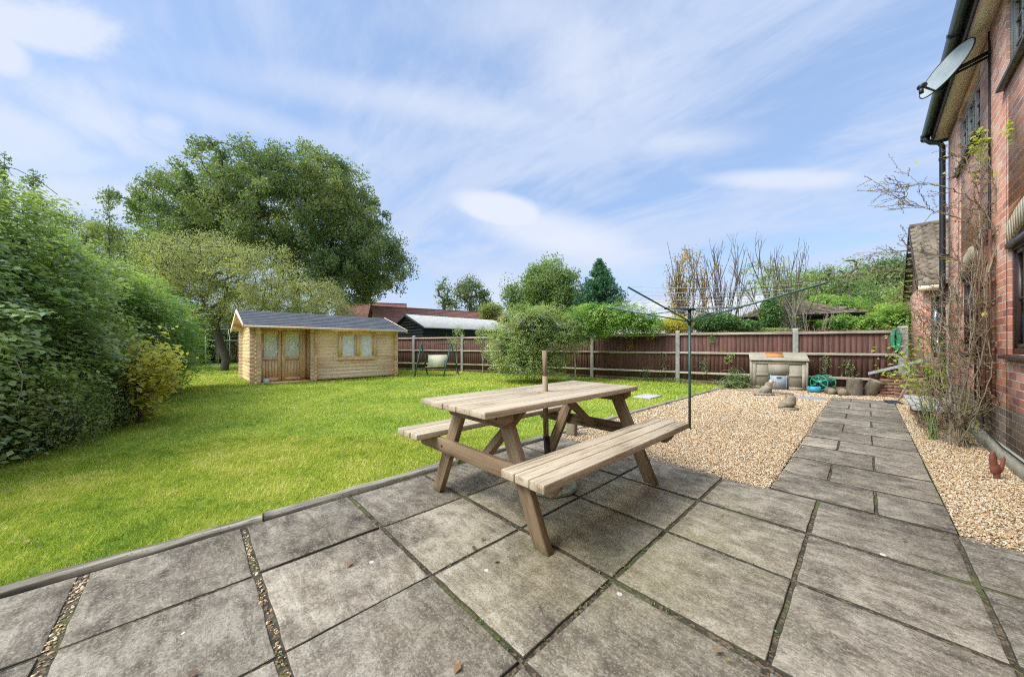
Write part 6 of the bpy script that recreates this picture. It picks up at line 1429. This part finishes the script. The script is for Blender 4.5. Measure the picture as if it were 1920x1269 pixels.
bare_shrub('tall_shrub', 'wide bare grey shrub with many branching stems above the bunker', 1458, 11.2, 432, 52, 20, 'lf_willow', 1300, (.25, .66), 'stem_dull', 3)
bare_shrub('tall_shrub', 'low tangle of arching pale bare twigs over the fence by the shed', 1505, 10.6, 540, 46, 12, None, 0, (.2, .8), 'stem_grey', 5)
bare_shrub('red_twig_shrub', 'small purple red twiggy shrub above the laurel hedge', 1612, 13, 560, 22, 14, 'lf_rust', 200, (.5, 1), 'stem_red', 6, group=None)

# trees on the skyline
def sky_tree(name, label, px, base, d, ells, ncl, per, clr, size, lm, bm='trunk_grey', rmax=.2, **k):
    b = at(px, base, d); b.z = 0; top = at(ells[0][0], ells[0][1] + ells[0][3] * .3, d)
    tree(name, label, 'tree', b, [b, b.lerp(top, .35), b.lerp(top, .7), top], [((*at(x, y, d),), (rx * d / F_, rx * d / F_, ry * d / F_)) for x, y, rx, ry in ells], ncl, per, clr, size, M[lm], M[bm], rmax, .015, k.pop('group', None), **k)
sky_tree('round_tree', 'full green tree on the skyline above the silver bush', 1025, 650, 24, [(1030, 535, 50, 45), (980, 560, 32, 34), (1050, 575, 45, 30)], 190, 150, .75, .15, 'lf_far')
sky_tree('small_far_tree', 'dark open crowned tree on the skyline right of its thin neighbour', 882, 660, 36, [(882, 548, 26, 26), (895, 570, 26, 18)], 75, 75, .75, .17, 'lf_oak', inner=.45)
sky_tree('small_far_tree', 'thin pale open tree on the skyline above the long bungalow roof', 836, 660, 36, [(832, 552, 14, 30), (845, 575, 18, 14)], 46, 45, .65, .16, 'lf_far', inner=.3)
sky_tree('pale_far_tree', 'small yellow green tree at the right end of the bungalow roof', 918, 660, 30, [(920, 584, 18, 16)], 34, 90, .55, .15, 'lf_faryel')
sky_tree('far_wood_tree', 'rounded dark tree at the right of the skyline beside the wing roof', 1665, 660, 42, [(1668, 520, 48, 34), (1640, 560, 60, 32)], 190, 120, 1.3, .28, 'lf_oak')
sky_tree('far_wood_tree', 'mid green spreading tree low on the skyline left of the wing roof', 1570, 660, 36, [(1590, 556, 56, 26), (1520, 545, 45, 32), (1560, 580, 80, 22)], 200, 110, 1.1, .24, 'lf_far')
sky_tree('weeping_tree', 'yellow green drooping tree close beside the wing roof', 1700, 660, 28, [(1705, 556, 26, 32), (1690, 590, 30, 26)], 110, 110, .7, .15, 'lf_faryel')
sky_tree('open_tree', 'airy tree with visible sky between its leaves above the shed', 1590, 660, 22, [(1590, 515, 30, 28), (1545, 530, 34, 30)], 64, 42, .5, .11, 'lf_far', inner=.3)
sky_tree('open_tree', 'loose greenish tree standing behind the bare shrubs', 1490, 660, 22, [(1430, 515, 34, 24), (1500, 535, 34, 34), (1420, 560, 50, 24)], 90, 55, .55, .11, 'lf_willow', inner=.3, rmax=.07)
# conifer
cf = at(1125, 650, 22); cf.z = 0; ct = thing('conifer', 'dark green pointed conifer on the skyline left of the washing line', 'tree', cf); zt = at(1125, 487, 22).z; mb = MB(); mb.tube([cf, cf + Vector((0, 0, zt * .95))], [.2, .03], 6); P = []
for k in range(420):
    f = RG.random() ** .7; z = zt * (.30 + .68 * (1 - f) + 0); rr = (zt - z) * .62 * (.75 + .25 * RG.random()); rr = min(rr, 1.75); a = RG.uniform(0, 6.28); o_ = Vector((cf.x, cf.y, z - rr * .15)); q = o_ + Vector((math.cos(a) * rr, math.sin(a) * rr, rr * .30)); mb.tube([o_, q], [.02, .006], 4, cap=False)
    for j in range(52): t_ = RG.uniform(.2, 1.04); P.append(o_.lerp(q, t_) + Vector(RG.normal(0, .09, 3)) + Vector((0, 0, .10 * t_)))
P.extend([cf + Vector((RG.normal(0, .08), RG.normal(0, .08), zt * RG.uniform(.9, 1.01))) for _ in range(160)])
mb.build('trunk', M['trunk_oak'], ct); add_leaves('crown', np.array([p[:] for p in P]), .16, M['lf_conifer'], ct, None, .2, .4, .1)

# climbing rose by the wall
rs = thing('climbing_rose', 'straggly climbing rose with bare canes against the trellis and wall', 'rose', (.72, 6.25, 0)); rd = random.Random(21); m1, m2, m3 = MB(), MB(), MB(); LV = []; HP = []
def cane(mb, pts, r0, r1, tw=1, leafy=0.0, twl=.35, lev=1):
    P = [Vector(p) for p in pts]; out = []
    n = 6 * (len(P) - 1)
    for i in range(n + 1):       # Catmull-Rom
        t = i / n * (len(P) - 1); k = min(int(t), len(P) - 2); f = t - k; p0, p1, p2, p3 = P[max(k - 1, 0)], P[k], P[k + 1], P[min(k + 2, len(P) - 1)]
        out.append(.5 * ((2 * p1) + (-p0 + p2) * f + (2 * p0 - 5 * p1 + 4 * p2 - p3) * f * f + (-p0 + 3 * p1 - 3 * p2 + p3) * f ** 3) + Vector((rd.gauss(0, .006), rd.gauss(0, .006), rd.gauss(0, .004))))
    mb.tube(out, [r0 + (r1 - r0) * i / n for i in range(n + 1)], 6, cap=False)
    if lev > 0:
        for i in range(int(n * tw)):
            j = rd.randint(2, n - 1); d = (out[j] - out[j - 1]).normalized(); s_ = Vector((rd.gauss(-.35, .8), rd.gauss(0, 1), rd.gauss(.25, .7))).normalized(); L = twl * rd.uniform(.35, 1.2); q = [out[j] + (d * .7 + s_ * 1.0) * L * t + Vector((0, 0, -.12 * L * t * t)) for t in (0, .4, .75, 1)]
            for v_ in q: v_.x = min(v_.x, .915)
            cane(mb, q, r1 * .6 + .0018, .0016, .22, leafy, twl * .5, lev - 1)
    for i in range(1 if rd.random() < leafy * .22 else 0):
        LV.append(out[rd.randint(n // 2, n)] + Vector((rd.gauss(0, .03), rd.gauss(0, .03), rd.gauss(0, .03))))
    return out
bx, by = .72, 6.22
for k, (tgt, mid, r) in enumerate([((.84, 6.5, 2.3), (.80, 6.2, 1.1), .013), ((.86, 6.2, 2.6), (.82, 6.0, 1.3), .012), ((.82, 6.9, 2.2), (.72, 6.6, 1.0), .010), ((.62, 6.5, 2.0), (.60, 6.3, 1.0), .011), ((.50, 6.6, 1.3), (.62, 6.35, .6), .009),
        ((.86, 5.95, 1.9), (.86, 5.9, .9), .010), ((.80, 6.0, 1.7), (.72, 5.9, .8), .009), ((.60, 7.1, 1.9), (.62, 6.7, .9), .009), ((.86, 6.35, 2.4), (.88, 6.1, 1.1), .010), ((.7, 6.4, 1.5), (.70, 6.2, .7), .009), ((.78, 6.7, 1.6), (.8, 6.5, .8), .008), ((.88, 6.6, 2.0), (.86, 6.35, .9), .009)]):
    o_ = (bx + rd.uniform(-.04, .05), by + rd.uniform(-.04, .04), 0); mid = (mid[0] + rd.uniform(-.12, .05), mid[1] + rd.uniform(-.22, .25), mid[2]); cane(m1, [o_, ((o_[0] + mid[0]) / 2 + rd.uniform(-.04, .04), (o_[1] + mid[1]) / 2, mid[2] * .45), mid, ((mid[0] + tgt[0]) / 2 + rd.uniform(-.04, .04), (mid[1] + tgt[1]) / 2, (mid[2] + tgt[2]) / 2), tgt], r * .72, .003, .55, .30, .34, 2)
# long canes reaching out over the eaves side and downpipe
def pw(px, py, d): return tuple(at(px, py, d))
cane(m1, [(.86, 6.05, 1.8), pw(1865, 440, 3.7), pw(1858, 410, 3.7), pw(1822, 375, 3.75), pw(1780, 352, 3.8), pw(1730, 345, 3.9), pw(1690, 352, 4.0), pw(1650, 362, 4.1)], .009, .0018, .5, .35, .30, 2)
cane(m1, [(.84, 6.3, 1.9), pw(1840, 440, 3.7), pw(1805, 412, 3.8), pw(1760, 398, 3.9), pw(1715, 385, 4.0), pw(1677, 380, 4.05)], .008, .002, .5, .15, .30, 2)
cane(m1, [(.88, 6.0, 1.9), pw(1872, 440, 3.5), pw(1868, 380, 3.5), pw(1862, 330, 3.5), pw(1845, 270, 3.55)], .008, .002, .5, .3, .22, 2)
cane(m1, [pw(1858, 420, 3.6), pw(1830, 350, 3.7), pw(1812, 300, 3.75), pw(1842, 262, 3.7)], .006, .0018, .8, .5, .2, 2)
cane(m1, [(.72, 6.3, 1.2), pw(1800, 500, 4.0), pw(1760, 480, 4.1), pw(1710, 470, 4.2), pw(1665, 478, 4.3)], .007, .0018, .6, .1, .3, 2)
cane(m1, [(.72, 6.3, 1.0), pw(1790, 540, 4.0), pw(1745, 520, 4.1), pw(1690, 505, 4.2), pw(1620, 520, 4.4)], .006, .0016, .6, .1, .3, 2)
m1.build('canes', M['stem_rose'], rs)
cane(m2, [(.66, 6.25, 0), (.66, 6.3, .5), (.64, 6.28, 1.05), (.65, 6.33, 1.55), (.68, 6.4, 1.9)], .013, .005, .5, .02, .35, 2); m2.build('old_cane', M['stem_grey'], rs)
for k in range(190): LV.append(at(rd.gauss(1812, 22), rd.gauss(790, 32), rd.uniform(3.9, 4.5)))
for k in range(110): LV.append(at(rd.gauss(1838, 12), rd.gauss(275, 17), rd.uniform(3.6, 3.75)))
for k in range(26): LV.append(at(rd.gauss(1905, 12), rd.gauss(240, 12), 3.05))
LV = np.array([p[:] for p in LV]); LV = LV[(LV[:, 2] > .05)]; LV[:, 0] = np.minimum(LV[:, 0], .90); add_leaves('leaves', LV, .042, M['lf_rose'], rs, np.tile([-.2, -.3, 1.], (len(LV), 1)), .5, .7, .2)
# second, leafier rose nearer the path
r2 = thing('rose_bush', 'slender yellow green rose bush with red hips leaning over the path', 'rose', (.545, 6.45, 0)); LV = []; hips = []
for k, (px, py, d) in enumerate([(1655, 655, 4.9), (1670, 625, 4.9), (1690, 665, 4.8), (1700, 600, 4.8), (1720, 640, 4.7), (1745, 600, 4.6), (1760, 660, 4.5), (1700, 700, 4.7), (1740, 680, 4.6), (1775, 640, 4.5), (1775, 700, 4.4), (1650, 690, 4.9)]):
    o_ = Vector((.545 + rd.uniform(-.03, .03), 6.45 + rd.uniform(-.04, .04), 0)); q = at(px, py, d); mid = o_.lerp(q, .55) + Vector((.03, 0, .16)); out = cane(m3, [o_, o_.lerp(mid, .5) + Vector((0, 0, .06)), mid, q], .005 if k % 3 else .007, .0018, .45, .0, .22, 1)
    for j in range(34): LV.append(out[rd.randint(int(len(out) * .5), len(out) - 1)] + Vector((rd.gauss(0, .05), rd.gauss(0, .05), rd.gauss(0, .04))))
    if k in (2, 4, 6, 8, 9): hips.append(out[-1] + Vector((0, 0, .02))); hips.append(out[-3] + Vector((.03, .0, .01)))
m3.build('canes', M['stem_green'], r2); add_leaves('leaves', np.array([p[:] for p in LV]), .05, M['lf_rose'], r2, np.tile([-.2, -.3, 1.], (len(LV), 1)), .5, .6, .2)
mb = MB()
for h in hips: mb.lathe([(.003, -.012), (.011, -.006), (.012, .004), (.006, .012)], tuple(h), 8)
mb.build('rose_hips', plain('rose_hip_red', (.35, .02, .04), .35), r2, smooth=True)
# low planting beside the bunker and at fence foot
mound('small_shrub', [el(1383, 716, 8.9, 18, 17, .25), el(1372, 722, 8.9, 14, 11, .2)], 1300, .045, M['lf_dark'], 'small dark straggly shrub growing left of the bunker', 'shrub', at(1385, 735, 8.9).xy.to_3d(), shell=.35, core=False, amp=.5, freq=5, seed=2, sprays=16)
mound('border_weeds', [(-5.4 + k * 1.4, 10.35 + .28 * k, .03, .75, .14, .11) for k in range(3)] + [(-8.3, 9.6, .03, 1.2, .15, .14)], 3600, .035, M['lf_dark'], 'low weeds growing along the foot of the fence', 'weeds', (-5, 10.3, 0), shell=.1, core=False, amp=.4, seed=8)['kind'] = 'stuff'
